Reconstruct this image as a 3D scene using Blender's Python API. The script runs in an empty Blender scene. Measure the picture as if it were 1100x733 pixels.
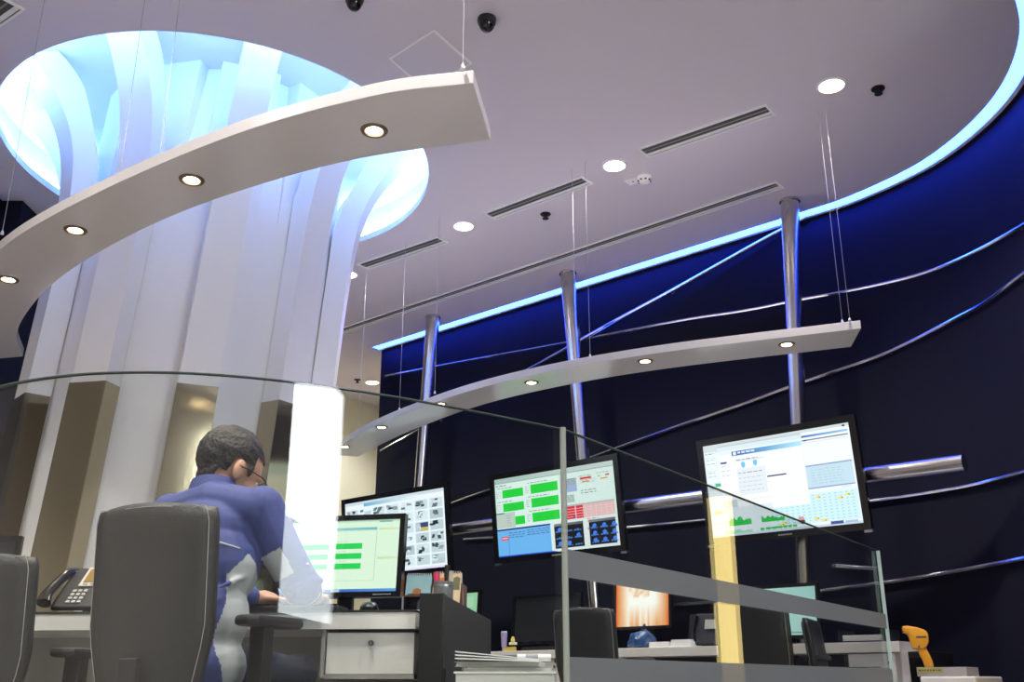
import bpy, bmesh, math, random
from mathutils import Vector, Matrix, geometry
random.seed(7)
sc = bpy.context.scene
C = sc.collection
pi = math.pi
R = math.radians

# ------------------------------------------------------------------ camera
EYE = 0.52
FPX = 1070.0
PITCH = math.atan(366.0 / FPX)
cam = bpy.data.objects.new('camera', bpy.data.cameras.new('camera'))
C.objects.link(cam)
cam.location = (0, 0, EYE)
cam.rotation_euler = (pi / 2 + PITCH, 0, 0)
cam.data.sensor_width = 36.0
cam.data.lens = 36.0 * FPX / 1100.0
cam.data.clip_start = 0.05
sc.camera = cam

# ------------------------------------------------------------------ world, exposure
w = bpy.data.worlds.new('world'); sc.world = w; w.use_nodes = True
w.node_tree.nodes['Background'].inputs[0].default_value = (0.75, 0.82, 1.0, 1)
w.node_tree.nodes['Background'].inputs[1].default_value = 1.0
sc.view_settings.view_transform = 'Standard'
sc.view_settings.look = 'None'
sc.view_settings.gamma = 1.0
sc.view_settings.use_curve_mapping = False
sc.view_settings.exposure = 1.55

# light levels
WIN = 5.5          # daylight behind the rear windows
COVE = (0.018, 0.065, 1.0, 11.5)
RING = (0.15, 0.36, 1.0, 19.0)
DOWN_E, DOWN_W = 9.0, 60.0
SPOT_E, SPOT_W = 14.0, 14.0
SKYLIGHT_W = 70.0

# ------------------------------------------------------------------ measuring the photograph
CP, SP = math.cos(PITCH), math.sin(PITCH)
def ray(px, py):
    l = (px - 550.0) / FPX; u = (366.5 - py) / FPX
    return Vector((l, CP - SP * u, SP + CP * u))
def onz(px, py, z):                       # on the horizontal plane at height z
    r = ray(px, py); t = (z - EYE) / r.z
    return Vector((r.x * t, r.y * t, z))
WA = R(48.8)
U = Vector((math.sin(WA), -math.cos(WA), 0)); N = Vector((math.cos(WA), math.sin(WA), 0))
WR = math.atan2(U.y, U.x)                 # heading of the dark wall
def onn(px, py, n):                       # on a vertical plane parallel to the dark wall, n metres away
    r = ray(px, py); t = n / r.dot(N)
    return r * t + Vector((0, 0, EYE))
def ony(px, py, y):                       # on a vertical plane facing the viewer
    r = ray(px, py); t = y / r.y
    return r * t + Vector((0, 0, EYE))
def un(u, n, z=0.0):
    return U * u + N * n + Vector((0, 0, z))
CZ = EYE + 3.35                           # ceiling height

# ------------------------------------------------------------------ materials
def srgb(*c):
    if len(c) == 1: c = (c[0],) * 3
    return tuple((v / 255 / 12.92) if v / 255 <= 0.04045 else ((v / 255 + 0.055) / 1.055) ** 2.4 for v in c)
MATS = {}
def mat(name, col, rough=0.5, metal=0.0, bump=0.0, bscale=60.0, vary=0.0, emit=None, spec=0.5, coat=0.0):
    if name in MATS: return MATS[name]
    m = bpy.data.materials.new(name); m.use_nodes = True
    nt = m.node_tree; b = nt.nodes['Principled BSDF']
    b.inputs['Base Color'].default_value = (*col, 1)
    b.inputs['Roughness'].default_value = rough
    b.inputs['Metallic'].default_value = metal
    b.inputs['Specular IOR Level'].default_value = spec
    b.inputs['Coat Weight'].default_value = coat
    if bump or vary:
        tc = nt.nodes.new('ShaderNodeTexCoord'); n = nt.nodes.new('ShaderNodeTexNoise')
        n.inputs['Scale'].default_value = bscale; n.inputs['Detail'].default_value = 4
        nt.links.new(tc.outputs['Object'], n.inputs['Vector'])
        if bump:
            bp = nt.nodes.new('ShaderNodeBump'); bp.inputs['Strength'].default_value = bump; bp.inputs['Distance'].default_value = 0.004
            nt.links.new(n.outputs['Fac'], bp.inputs['Height']); nt.links.new(bp.outputs['Normal'], b.inputs['Normal'])
        if vary:
            r = nt.nodes.new('ShaderNodeValToRGB')
            r.color_ramp.elements[0].position = 0.3; r.color_ramp.elements[1].position = 0.7
            r.color_ramp.elements[0].color = (*[v * (1 - vary) for v in col], 1)
            r.color_ramp.elements[1].color = (*[min(1, v * (1 + vary)) for v in col], 1)
            nt.links.new(n.outputs['Fac'], r.inputs['Fac']); nt.links.new(r.outputs['Color'], b.inputs['Base Color'])
    if emit:
        b.inputs['Emission Color'].default_value = (*emit[:3], 1); b.inputs['Emission Strength'].default_value = emit[3]
    MATS[name] = m
    return m
def brushed(name, col, rough, stretch=(1, 1, 0.02), scale=400):
    m = mat(name, col, rough, 1.0)
    bst = 0.04 if 'clad' in name else 0.12
    nt = m.node_tree; b = nt.nodes['Principled BSDF']
    tc = nt.nodes.new('ShaderNodeTexCoord'); mp = nt.nodes.new('ShaderNodeMapping'); mp.inputs['Scale'].default_value = stretch
    n = nt.nodes.new('ShaderNodeTexNoise'); n.inputs['Scale'].default_value = scale
    bp = nt.nodes.new('ShaderNodeBump'); bp.inputs['Strength'].default_value = bst; bp.inputs['Distance'].default_value = 0.002
    nt.links.new(tc.outputs['Object'], mp.inputs['Vector']); nt.links.new(mp.outputs['Vector'], n.inputs['Vector'])
    nt.links.new(n.outputs['Fac'], bp.inputs['Height']); nt.links.new(bp.outputs['Normal'], b.inputs['Normal'])
    return m
def glass_mat(name, tint, film=0.0, filmcol=(0.5, 0.5, 0.5)):
    # clear sheet: transparent with a mirror share by angle (the same from either face); film adds a frosted share
    m = bpy.data.materials.new(name); m.use_nodes = True; nt = m.node_tree
    nt.nodes.remove(nt.nodes['Principled BSDF']); out = nt.nodes['Material Output']
    tr = nt.nodes.new('ShaderNodeBsdfTransparent'); tr.inputs['Color'].default_value = (*tint, 1)
    gl = nt.nodes.new('ShaderNodeBsdfGlossy'); gl.inputs['Roughness'].default_value = 0.0
    gl.inputs['Color'].default_value = (1, 1, 1, 1)
    lw = nt.nodes.new('ShaderNodeLayerWeight'); lw.inputs['Blend'].default_value = 0.5
    pw = nt.nodes.new('ShaderNodeMath'); pw.operation = 'POWER'; pw.inputs[1].default_value = 5.0
    ma = nt.nodes.new('ShaderNodeMath'); ma.operation = 'MULTIPLY_ADD'; ma.inputs[1].default_value = 0.95; ma.inputs[2].default_value = 0.045
    mx = nt.nodes.new('ShaderNodeMixShader')
    L = nt.links.new
    L(lw.outputs['Facing'], pw.inputs[0]); L(pw.outputs[0], ma.inputs[0]); L(ma.outputs[0], mx.inputs[0])
    L(tr.outputs[0], mx.inputs[1]); L(gl.outputs[0], mx.inputs[2])
    last = mx
    if film:
        d = nt.nodes.new('ShaderNodeBsdfDiffuse'); d.inputs['Color'].default_value = (*filmcol, 1)
        t = nt.nodes.new('ShaderNodeBsdfTranslucent'); t.inputs['Color'].default_value = (*filmcol, 1)
        a = nt.nodes.new('ShaderNodeMixShader'); a.inputs[0].default_value = 0.35
        L(d.outputs[0], a.inputs[1]); L(t.outputs[0], a.inputs[2])
        f = nt.nodes.new('ShaderNodeMixShader'); f.inputs[0].default_value = film
        L(mx.outputs[0], f.inputs[1]); L(a.outputs[0], f.inputs[2]); last = f
    L(last.outputs[0], out.inputs['Surface'])
    MATS[name] = m
    return m
def emitter(name, col, strength):
    m = bpy.data.materials.new(name); m.use_nodes = True; nt = m.node_tree
    nt.nodes.remove(nt.nodes['Principled BSDF'])
    e = nt.nodes.new('ShaderNodeEmission'); e.inputs[0].default_value = (*col, 1); e.inputs[1].default_value = strength
    nt.links.new(e.outputs[0], nt.nodes['Material Output'].inputs['Surface'])
    MATS[name] = m
    return m
def screen_mat(name, strength):
    m = bpy.data.materials.new(name); m.use_nodes = True; nt = m.node_tree
    b = nt.nodes['Principled BSDF']; b.inputs['Base Color'].default_value = (0.01, 0.01, 0.012, 1); b.inputs['Roughness'].default_value = 0.35
    a = nt.nodes.new('ShaderNodeAttribute'); a.attribute_name = 'Col'
    nt.links.new(a.outputs['Color'], b.inputs['Emission Color']); b.inputs['Emission Strength'].default_value = strength
    MATS[name] = m
    return m

M_ceil = mat('ceiling_paint', (0.70, 0.645, 0.71), 0.75, bump=0.05, bscale=220)
M_white = mat('white_plaster', (0.90, 0.885, 0.875), 0.42, bump=0.02, bscale=90)
M_recess = mat('recess_paint', (0.86, 0.86, 0.88), 0.6, bump=0.02, bscale=90)
M_cream = mat('cream_wall', (0.72, 0.68, 0.56), 0.8, bump=0.05, bscale=150)
M_dark = mat('navy_wall', (0.0105, 0.0110, 0.0205), 0.65, bump=0.08, bscale=240, spec=0.08)
M_room = mat('pale_wall', (0.60, 0.57, 0.52), 0.85, bump=0.05, bscale=150)
M_carpet = mat('carpet', (0.30, 0.29, 0.28), 0.95, bump=0.6, bscale=400, vary=0.25)
M_board = mat('gloss_white_board', (0.74, 0.70, 0.68), 0.22, bump=0.01, bscale=30, coat=0.2)
M_chrome = mat('chrome', (0.82, 0.82, 0.82), 0.16, 1.0, bump=0.008, bscale=14)
M_steel = brushed('brushed_steel', (0.60, 0.58, 0.56), 0.24)
M_clad = brushed('polished_cladding', (0.42, 0.36, 0.25), 0.08)
M_alu = mat('aluminium', (0.62, 0.62, 0.64), 0.35, 1.0, bump=0.02)
M_black = mat('black_plastic', (0.012, 0.012, 0.013), 0.38, bump=0.05, bscale=300)
M_gloss = mat('gloss_black', (0.008, 0.008, 0.009), 0.15, bump=0.005, bscale=60)
M_leather = mat('black_leather', (0.020, 0.019, 0.018), 0.42, bump=0.35, bscale=170, vary=0.2)
M_thread = mat('pale_stitching', (0.40, 0.38, 0.34), 0.6, bump=0.1)
M_laminate = mat('white_laminate', (0.74, 0.72, 0.67), 0.45, bump=0.03, bscale=200)
M_darklam = mat('charcoal_laminate', (0.030, 0.029, 0.028), 0.5, bump=0.15, bscale=260, vary=0.15)
M_grey = mat('grey_panel', (0.33, 0.32, 0.30), 0.6, bump=0.05, bscale=200)
M_slot = mat('dark_slot', (0.08, 0.08, 0.082), 0.7, bump=0.05)
M_lens_b = mat('dark_lens', (0.006, 0.006, 0.008), 0.08, bump=0.005)
M_paper = mat('paper', (0.80, 0.80, 0.78), 0.8, bump=0.08, bscale=40)
M_glass = glass_mat('clear_glass', (0.95, 0.975, 0.96))
M_frost = glass_mat('frosted_film', (0.9, 0.93, 0.92), 0.86, (0.27, 0.28, 0.285))
M_edge = mat('green_glass_edge', (0.09, 0.12, 0.11), 0.2, bump=0.01)
M_edge2 = mat('pale_glass_edge', (0.45, 0.58, 0.52), 0.3, bump=0.01)
M_post = mat('grey_green_post', (0.30, 0.33, 0.28), 0.45, bump=0.02)
M_cove = emitter('blue_led_diffuser', COVE[:3], COVE[3])
M_ring = emitter('blue_led_ring', RING[:3], RING[3])
M_down = emitter('warm_downlight_lens', (1.0, 0.86, 0.62), DOWN_E)
M_bulb = emitter('halogen_bulb', (1.0, 0.78, 0.52), SPOT_E)
M_glow = emitter('reflector_glow', (1.0, 0.62, 0.36), 0.9)  # emission stands in for bulb light caught inside the spot fitting
M_bronze = mat('bronze_trim', (0.22, 0.16, 0.12), 0.35, 0.8, bump=0.01)
M_day = emitter('daylight', (0.93, 0.97, 1.0), WIN)
M_scr = screen_mat('lit_screen', 0.37)
M_scr_hot = screen_mat('bright_screen', 0.42)
M_cable = mat('steel_cable', (0.45, 0.45, 0.47), 0.4, 1.0, bump=0.05)

# ------------------------------------------------------------------ mesh helpers
class MB:
    def __init__(s): s.v = []; s.f = []; s.m = []
    def add(s, vs, fs, mi=0):
        o = len(s.v); s.v += [Vector(p) for p in vs]; s.f += [tuple(i + o for i in f) for f in fs]; s.m += [mi] * len(fs)
        return s
    def box(s, c, size, rz=0, M=None, mi=0):
        c = Vector(c); h = Vector(size) / 2
        vs = [Vector((x * h.x, y * h.y, z * h.z)) for z in (-1, 1) for y in (-1, 1) for x in (-1, 1)]
        if M is not None: vs = [M @ v + c for v in vs]
        else:
            r = Matrix.Rotation(rz, 3, 'Z'); vs = [r @ v + c for v in vs]
        return s.add(vs, [(0, 2, 3, 1), (4, 5, 7, 6), (0, 1, 5, 4), (1, 3, 7, 5), (3, 2, 6, 7), (2, 0, 4, 6)], mi)
    def tube(s, pts, r, n=10, cap=True, mi=0, rs=None):
        pts = [Vector(p) for p in pts]; rings = []
        up = None
        for i, p in enumerate(pts):
            d = (pts[min(i + 1, len(pts) - 1)] - pts[max(i - 1, 0)]).normalized()
            if up is None:
                up = Vector((0, 0, 1)) if abs(d.z) < 0.9 else Vector((1, 0, 0))
            a = d.cross(up).normalized(); b = a.cross(d).normalized(); up = b
            rr = rs[i] if rs else r
            rings.append([p + (a * math.cos(2 * pi * k / n) + b * math.sin(2 * pi * k / n)) * rr for k in range(n)])
        vs = [v for q in rings for v in q]; fs = []
        for i in range(len(rings) - 1):
            for k in range(n):
                fs.append((i * n + k, i * n + (k + 1) % n, (i + 1) * n + (k + 1) % n, (i + 1) * n + k))
        if cap:
            fs.append(tuple(range(n))[::-1]); fs.append(tuple((len(rings) - 1) * n + k for k in range(n)))
        return s.add(vs, fs, mi)
    def lathe(s, prof, c=(0, 0, 0), n=24, M=None, cap=True, mi=0):
        c = Vector(c); vs = []; fs = []
        for (r, z) in prof:
            for k in range(n):
                v = Vector((r * math.cos(2 * pi * k / n), r * math.sin(2 * pi * k / n), z))
                vs.append((M @ v if M is not None else v) + c)
        for i in range(len(prof) - 1):
            for k in range(n):
                fs.append((i * n + k, i * n + (k + 1) % n, (i + 1) * n + (k + 1) % n, (i + 1) * n + k))
        if cap:
            if prof[0][0] > 1e-5: fs.append(tuple(range(n))[::-1])
            if prof[-1][0] > 1e-5: fs.append(tuple((len(prof) - 1) * n + k for k in range(n)))
        return s.add(vs, fs, mi)
    def prism(s, poly, z0, z1, mi=0):              # poly: plan outline
        n = len(poly)
        vs = [Vector((p[0], p[1], z0)) for p in poly] + [Vector((p[0], p[1], z1)) for p in poly]
        fs = [(i, (i + 1) % n, (i + 1) % n + n, i + n) for i in range(n)]
        fs += [tuple(range(n))[::-1], tuple(range(n, 2 * n))]
        return s.add(vs, fs, mi)
    def strip(s, a, b, z0, z1, mi=0):              # solid between two plan polylines of equal length
        n = len(a); vs = []
        for z in (z0, z1):
            for p in a: vs.append(Vector((p[0], p[1], z)))
            for p in b: vs.append(Vector((p[0], p[1], z)))
        fs = []
        for i in range(n - 1):
            fs += [(i, n + i, n + i + 1, i + 1), (2 * n + i, 2 * n + i + 1, 3 * n + i + 1, 3 * n + i),
                   (i, i + 1, 2 * n + i + 1, 2 * n + i), (n + i, 3 * n + i, 3 * n + i + 1, n + i + 1)]
        fs += [(0, 2 * n, 3 * n, n), (n - 1, 2 * n - 1, 4 * n - 1, 3 * n - 1)]
        return s.add(vs, fs, mi)
    def xf(s, M):
        s.v = [M @ v for v in s.v]; return s
    def build(s, name, m, parent=None, world=False, smooth=False, bevel=0.0, origin=None):
        vs = s.v
        if parent is not None and world:
            o = parent
            while o.parent: o = o.parent
            inv = (Matrix.Translation(o.location) @ o.rotation_euler.to_matrix().to_4x4()).inverted()
            vs = [inv @ v for v in vs]
        loc = None
        if parent is None and origin is not None:
            loc = Vector(origin); vs = [v - loc for v in vs]
        me = bpy.data.meshes.new(name); me.from_pydata([tuple(v) for v in vs], [], s.f)
        mats = m if isinstance(m, (list, tuple)) else [m]
        for q in mats: me.materials.append(q)
        bm = bmesh.new(); bm.from_mesh(me)
        for i, f in enumerate(bm.faces): f.material_index = s.m[i]
        bmesh.ops.recalc_face_normals(bm, faces=bm.faces)
        if bevel:
            ed = [e for e in bm.edges if len(e.link_faces) == 2 and e.calc_face_angle(0) > 0.5]
            bmesh.ops.bevel(bm, geom=ed, offset=bevel, segments=2, profile=0.5, affect='EDGES', clamp_overlap=True)
        bm.to_mesh(me); bm.free()
        if smooth:
            me.shade_smooth()
            if smooth != 'all':
                try: me.set_sharp_from_angle(angle=R(38))
                except Exception: pass
        o = bpy.data.objects.new(name, me); C.objects.link(o)
        if parent is not None: o.parent = parent
        if loc is not None: o.location = loc
        return o
def thing(name, label, cat, loc=(0, 0, 0), rz=0.0, group=None):
    o = bpy.data.objects.new(name, None); o.empty_display_size = 0.1; C.objects.link(o)
    o.location = loc; o.rotation_euler = (0, 0, rz); o['label'] = label; o['category'] = cat
    if group: o['group'] = group
    return o
def tag(o, label, cat, group=None):
    o['label'] = label; o['category'] = cat
    if group: o['group'] = group
    return o
def struct(o, label=None):
    o['kind'] = 'structure'
    if label: o['label'] = label
    return o
def copy_tree(o, parent=None):
    c = o.copy(); C.objects.link(c); c.parent = parent
    for ch in o.children: copy_tree(ch, c)
    return c
def spline(pts, per=8):
    pts = [Vector(p) for p in pts]; out = []
    P = [pts[0] * 2 - pts[1]] + pts + [pts[-1] * 2 - pts[-2]]
    for i in range(1, len(P) - 2):
        for k in range(per):
            t = k / per; a, b, c, d = P[i - 1], P[i], P[i + 1], P[i + 2]
            out.append(0.5 * ((2 * b) + (c - a) * t + (2 * a - 5 * b + 4 * c - d) * t * t + (3 * b - a - 3 * c + d) * t ** 3))
    out.append(pts[-1]); return out

# ------------------------------------------------------------------ the setting
# plan of the ceiling edge along the dark wall: straight, then bending round to the viewer
edge = [un(-7.72, 6.55), un(-5.0, 6.55), un(-3.3, 6.55)]
edge += [Vector((2.17, 6.80, 0)), Vector((2.45, 6.54, 0)), Vector((2.74, 6.11, 0)), Vector((2.87, 5.72, 0)), Vector((2.915, 5.32, 0)),
         Vector((2.88, 4.96, 0)), Vector((2.77, 4.60, 0)), Vector((2.62, 4.33, 0)), Vector((2.44, 4.10, 0))]
EDGE = [Vector((p.x, p.y, 0)) for p in spline(edge, 6)]
def offset(pl, d):
    out = []
    for i, p in enumerate(pl):
        t = (pl[min(i + 1, len(pl) - 1)] - pl[max(i - 1, 0)]).normalized()
        out.append(p + Vector((-t.y, t.x, 0)) * d)
    return out
WALL = offset(EDGE, 0.15)
WALLB = offset(EDGE, 0.45)
# other corners of the room
E1, E2, E3 = Vector((-1.62, 12.7, 0)), Vector((-3.75, 10.28, 0)), Vector((-3.75, 6.6, 0))
E4, LR, RR, RF = Vector((-7.2, 6.6, 0)), Vector((-7.2, -3.6, 0)), Vector((7.0, -3.6, 0)), Vector((7.0, 2.4, 0))
DW = un(-7.72, 8.35)                       # inner corner behind the end of the dark wall
# floor
mb = MB(); mb.prism([(-8, -4.2), (8, -4.2), (8, 8), (0.5, 13.6), (-8, 13.6)], -0.08, 0)
struct(mb.build('floor', M_carpet))
# ceiling with the round opening over the column
COL = Vector((-1.97, 6.07, 0)); RX, RY = 1.395, 1.49
NC = 72
hole = [Vector((COL.x + RX * math.cos(2 * pi * k / NC), COL.y + RY * math.sin(2 * pi * k / NC), 0)) for k in range(NC)]
outer = [E1, E2, E3, E4, LR, RR, RF] + EDGE[::-1] + [DW]
tri = geometry.tessellate_polygon([outer, hole])
allp = outer + hole
mb = MB(); mb.add([Vector((p.x, p.y, CZ)) for p in allp], [tuple(t) for t in tri])
nb = len(outer)
zc = CZ + 0.05
mb.add([Vector((p.x, p.y, CZ)) for p in hole] + [Vector((p.x, p.y, zc)) for p in hole],
       [(i, (i + 1) % NC, (i + 1) % NC + NC, i + NC) for i in range(NC)])
mb.add([Vector((p.x, p.y, CZ)) for p in EDGE] + [Vector((p.x, p.y, zc)) for p in EDGE],
       [(i, i + 1, i + 1 + len(EDGE), i + len(EDGE)) for i in range(len(EDGE) - 1)])
mb.add([Vector((p.x, p.y, zc)) for p in allp], [tuple(t) for t in tri])
ceiling = struct(mb.build('ceiling', M_ceil), 'pale lavender grey plaster ceiling')
# recess over the column: side wall and cap
RC = CZ + 0.30
mb = MB()
h2 = [Vector((COL.x + (p.x - COL.x) * 1.05, COL.y + (p.y - COL.y) * 1.05, 0)) for p in hole]
mb.add([Vector((p.x, p.y, zc)) for p in h2] + [Vector((p.x, p.y, RC)) for p in h2], [(i, (i + 1) % NC, (i + 1) % NC + NC, i + NC) for i in range(NC)])
mb.add([Vector((p.x, p.y, RC)) for p in h2], [tuple(range(NC))])
mb.add([Vector((p.x, p.y, zc)) for p in hole] + [Vector((p.x, p.y, zc)) for p in h2], [(i, (i + 1) % NC, (i + 1) % NC + NC, i + NC) for i in range(NC)])
struct(mb.build('ceiling_recess', M_recess, smooth=True), 'round white recess in the ceiling above the column')
# blue light ring lying on the ledge of the recess
mb = MB()
hi = [Vector((COL.x + (p.x - COL.x) * 1.015, COL.y + (p.y - COL.y) * 1.015, 0)) for p in hole]
ho = [Vector((COL.x + (p.x - COL.x) * 1.04, COL.y + (p.y - COL.y) * 1.04, 0)) for p in hole]
mb.strip(hi + hi[:1], ho + ho[:1], zc + 0.001, zc + 0.03)
tag(mb.build('ring_light', M_ring, origin=(COL.x, COL.y, zc)), 'glowing blue ring light inside the round ceiling recess', 'light')
# dark wall, its cove light and metal lip
mb = MB(); mb.strip(WALL, WALLB, 0, CZ + 0.35)
struct(mb.build('wall_back', M_dark, smooth=True), 'dark navy wall curving round on the right')
mb = MB(); mb.strip(offset(EDGE, -0.004), offset(EDGE, 0.095), CZ + 0.008, CZ + 0.045)
tag(mb.build('cove_light', M_cove, origin=tuple(EDGE[20]) ), 'glowing blue cove light along the curved ceiling edge', 'light')
mb = MB(); mb.strip(offset(EDGE, 0.096), offset(EDGE, 0.125), CZ - 0.004, CZ + 0.05)
struct(mb.build('trim_1', M_white), 'thin aluminium lip under the cove light')
mb = MB(); mb.strip(offset(EDGE, -0.004), WALL, CZ + 0.34, CZ + 0.36)
struct(mb.build('trim_2', M_dark), 'closing strip above the cove light')
# cream end wall, return behind the dark wall
def wall(name, a, b, m, th=0.15, z1=None, label=None, flip=1):
    a = Vector((a.x, a.y, 0)); b = Vector((b.x, b.y, 0)); t = (b - a).normalized(); nn = Vector((t.y, -t.x, 0)) * th * flip
    mb = MB(); mb.prism([a, b, b + nn, a + nn], 0, z1 or CZ + 0.05)
    return struct(mb.build(name, m), label)
SIDE = False
wall('wall_end', E1, E2, M_cream, flip=-1, label='cream wall beyond the end of the navy wall')
wall('wall_return', DW, E1, M_cream, flip=-1)
wall('wall_side', un(-7.72, 7.02), DW, M_cream, flip=1 if SIDE else -1)
wall('wall_alcove', E2, E3, M_dark, flip=-1)
wall('wall_left', E4, LR, M_room, flip=-1)
wall('wall_far_left', E3, E4, M_dark, flip=-1)
wall('wall_right', RR, RF, M_dark, flip=-1)
wall('wall_right_front', RF, Vector((2.50, 4.00, 0)), M_dark, flip=-1)
# dark glazing in the alcove wall
g = struct(MB().box((-3.74, 8.2, 2.0), (0.02, 2.6, 3.4)).build('window_2', M_lens_b), 'dark glazed panel left of the column')
for yy in (6.9, 7.55, 8.2, 8.85, 9.5):
    MB().box((-3.72, yy, 2.0), (0.05, 0.05, 3.4)).build('window_mullion', M_alu, g)
for zz in (0.3, 2.4, 3.7):
    MB().box((-3.72, 8.2, zz), (0.05, 2.6, 0.05)).build('window_rail', M_alu, g)
# rear wall with a row of tall windows on its right half
mb = MB()
wx0, wx1, wz0, wz1 = 3.7, 6.5, 1.05, 3.6
for (x0, x1, z0, z1) in ((-7.2, wx0, 0, CZ + .05), (wx1, 7.0, 0, CZ + .05), (wx0, wx1, 0, wz0), (wx0, wx1, wz1, CZ + .05)):
    mb.box(((x0 + x1) / 2, -3.675, (z0 + z1) / 2), (x1 - x0, 0.15, z1 - z0))
struct(mb.build('wall_rear', M_room), 'pale wall behind the viewer')
wzm = 1.95
win = struct(MB().box(((wx0 + wx1) / 2, -3.74, (wzm + wz1) / 2), (wx1 - wx0, 0.02, wz1 - wzm)).build('window_1', M_day), 'row of bright tall windows behind the viewer')
MB().box(((wx0 + wx1) / 2, -3.74, (wz0 + wzm) / 2), (wx1 - wx0, 0.02, wzm - wz0)).build('window_pane', emitter('daylight_street', (0.90, 0.96, 1.0), WIN * 0.42), win)['label'] = 'dimmer lower pane'
for k in range(2):
    xx = wx0 + (wx1 - wx0) * k
    MB().box((xx, -3.66, (wz0 + wz1) / 2), (0.07, 0.12, wz1 - wz0)).build('window_frame', M_alu, win)
for zz in (wz0, wz1):
    MB().box(((wx0 + wx1) / 2, -3.66, zz), (wx1 - wx0, 0.12, 0.07)).build('window_frame', M_alu, win)

# ------------------------------------------------------------------ the white ribbed column
AX = COL + Vector((-0.135, 0, 0))
col = thing('ribbed_column', 'massive white ribbed column flaring into the blue lit ceiling recess', 'column', (AX.x, AX.y, 0))
mb = MB(); mb.lathe([(0.80, 0), (0.80, 3.0), (0.79, 3.3), (0.76, 3.6), (0.72, 3.85), (0.70, RC - 0.002)], n=72)
mb.build('core', M_white, col, smooth=True)
toc = math.atan2(-AX.y, -AX.x)            # heading from the column to the viewer
CLAD = EYE + 1.53
for k in range(10):
    ang = toc + R(5 + 36 * k)
    Mr = Matrix.Rotation(ang, 4, 'Z')
    # straight block behind the bend of the rib, standing out of the narrowing core
    mb = MB(); mb.box((0.72, 0, (3.0 + RC) / 2 - 0.001), (0.11, 0.36, RC - 3.0 - 0.002)); mb.xf(Mr)
    mb.build('pilaster', M_white, col)
    # the rib: straight, then bending outwards under the recess
    prof = [(0.935, 0), (0.935, CLAD), (0.935, 2.9)] + [(0.935 + d, z - 0.03) for d, z in
            ((0.006, 3.15), (0.02, 3.35), (0.05, 3.55), (0.105, 3.72), (0.185, 3.86), (0.28, 3.98), (0.37, 4.06), (0.43, 4.10))]
    pts = spline([Vector((0, r, z)) for r, z in prof[2:]], 4)
    prof = [Vector((0, 0.935, 0)), Vector((0, 0.935, CLAD))] + pts
    vs = []; fs = []; hw = 0.104
    for p in prof:
        for y in (-hw, hw): vs.append((p.y, y, p.z))
    nn = len(prof)
    top = RC - 0.002
    for p in prof:                         # inner edge of the rib
        ri = max(0.80, p.y - 0.15) if p.z > 3.4 else 0.80
        for y in (-hw, hw): vs.append((ri, y, min(top, p.z + (0.10 if p.z > 3.7 else 0) * min(1, (p.z - 3.7) / 0.2))))
    for i in range(nn - 1):
        a, b = 2 * i, 2 * i + 2; c, d = 2 * nn + a, 2 * nn + b
        fs += [(a, a + 1, b + 1, b), (c, d, d + 1, c + 1), (a, b, d, c), (a + 1, c + 1, d + 1, b + 1)]
    fs += [(0, 2 * nn, 2 * nn + 1, 1), (2 * nn - 2, 2 * nn - 1, 4 * nn - 1, 4 * nn - 2)]
    mb = MB(); mb.add(vs, fs); mb.xf(Mr)
    rib = mb.build('rib', M_white, col, smooth=True)
    mb = MB()
    for (cx, cy, sx, sy) in ((0.938, 0, 0.006, 0.220), (0.872, -0.107, 0.134, 0.006), (0.872, 0.107, 0.134, 0.006)):
        mb.box((cx, cy, CLAD / 2), (sx, sy, CLAD))
    mb.xf(Mr); mb.build('metal_cladding', M_clad, rib)['label'] = 'polished metal cladding on the lower rib'

LEAN = 0.071                               # the whole column leans a little to the right
def lean(o):
    if o.type == 'MESH':
        for v in o.data.vertices: v.co.x += LEAN * (v.co.z - 1.9)
    for ch in o.children: lean(ch)
lean(col)

# ------------------------------------------------------------------ hanging curved light boards
def spot_fixture(root, p, d=0.095, energy=None):
    mb = MB(); r = d / 2
    mb.lathe([(r * 0.72, 0.0), (r * 0.74, -0.006), (r * 1.0, -0.006), (r * 1.06, -0.001), (r * 1.06, 0.0)], c=p, n=24, cap=False)
    ring = mb.build('spot_trim', M_bronze, root, world=True, smooth=True)
    mb = MB(); mb.lathe([(0.0005, -0.0035), (r * 0.62, -0.003)], c=p, n=20, cap=False)
    mb.build('bulb', M_bulb, ring, world=True)
    MB().lathe([(r * 0.62, -0.003), (r * 0.76, -0.001)], c=p, n=20, cap=False).build('glow_ring', M_glow, ring, world=True)  # ring glows by itself to imitate light from the bulb
def light_at(name, p, watts, col, size=1.3, blend=0.6, rad=0.03):
    l = bpy.data.lights.new(name, 'SPOT'); l.energy = watts; l.color = col; l.spot_size = size; l.spot_blend = blend; l.shadow_soft_size = rad
    o = bpy.data.objects.new(name, l); C.objects.link(o); o.location = p
    return o
BZ = EYE + 1.90
TH = 0.05
def hanging_board(label, near, far, spots, cables, per=8):
    a, b = spline(near, per), spline(far, per)
    root = thing('hanging_light_board', label, 'ceiling light', (near[0].x, near[0].y, BZ), 0, 'curved light boards hung on wires')
    mb = MB(); mb.strip(a, b, BZ, BZ + TH); mb.build('board', M_board, root, world=True, bevel=0.002)
    for s in spots:
        p = onz(s[0], s[1], BZ); spot_fixture(root, p)
        light_at('spot_lamp', p + Vector((0, 0, -0.02)), SPOT_W, (1, 0.80, 0.58))
    for (px, py) in cables:
        q = onz(px, py, BZ + TH)
        mb = MB(); mb.tube([q, (q.x, q.y, CZ)], 0.0014, 6)
        cb = mb.build('wire', M_cable, root, world=True)
        MB().lathe([(0.008, 0), (0.008, 0.008), (0.003, 0.02), (0.0015, 0.02)], c=q, n=10).build('wire_clamp', M_alu, cb, world=True)
    return root
V = lambda x, y: Vector((x, y, 0))
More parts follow.
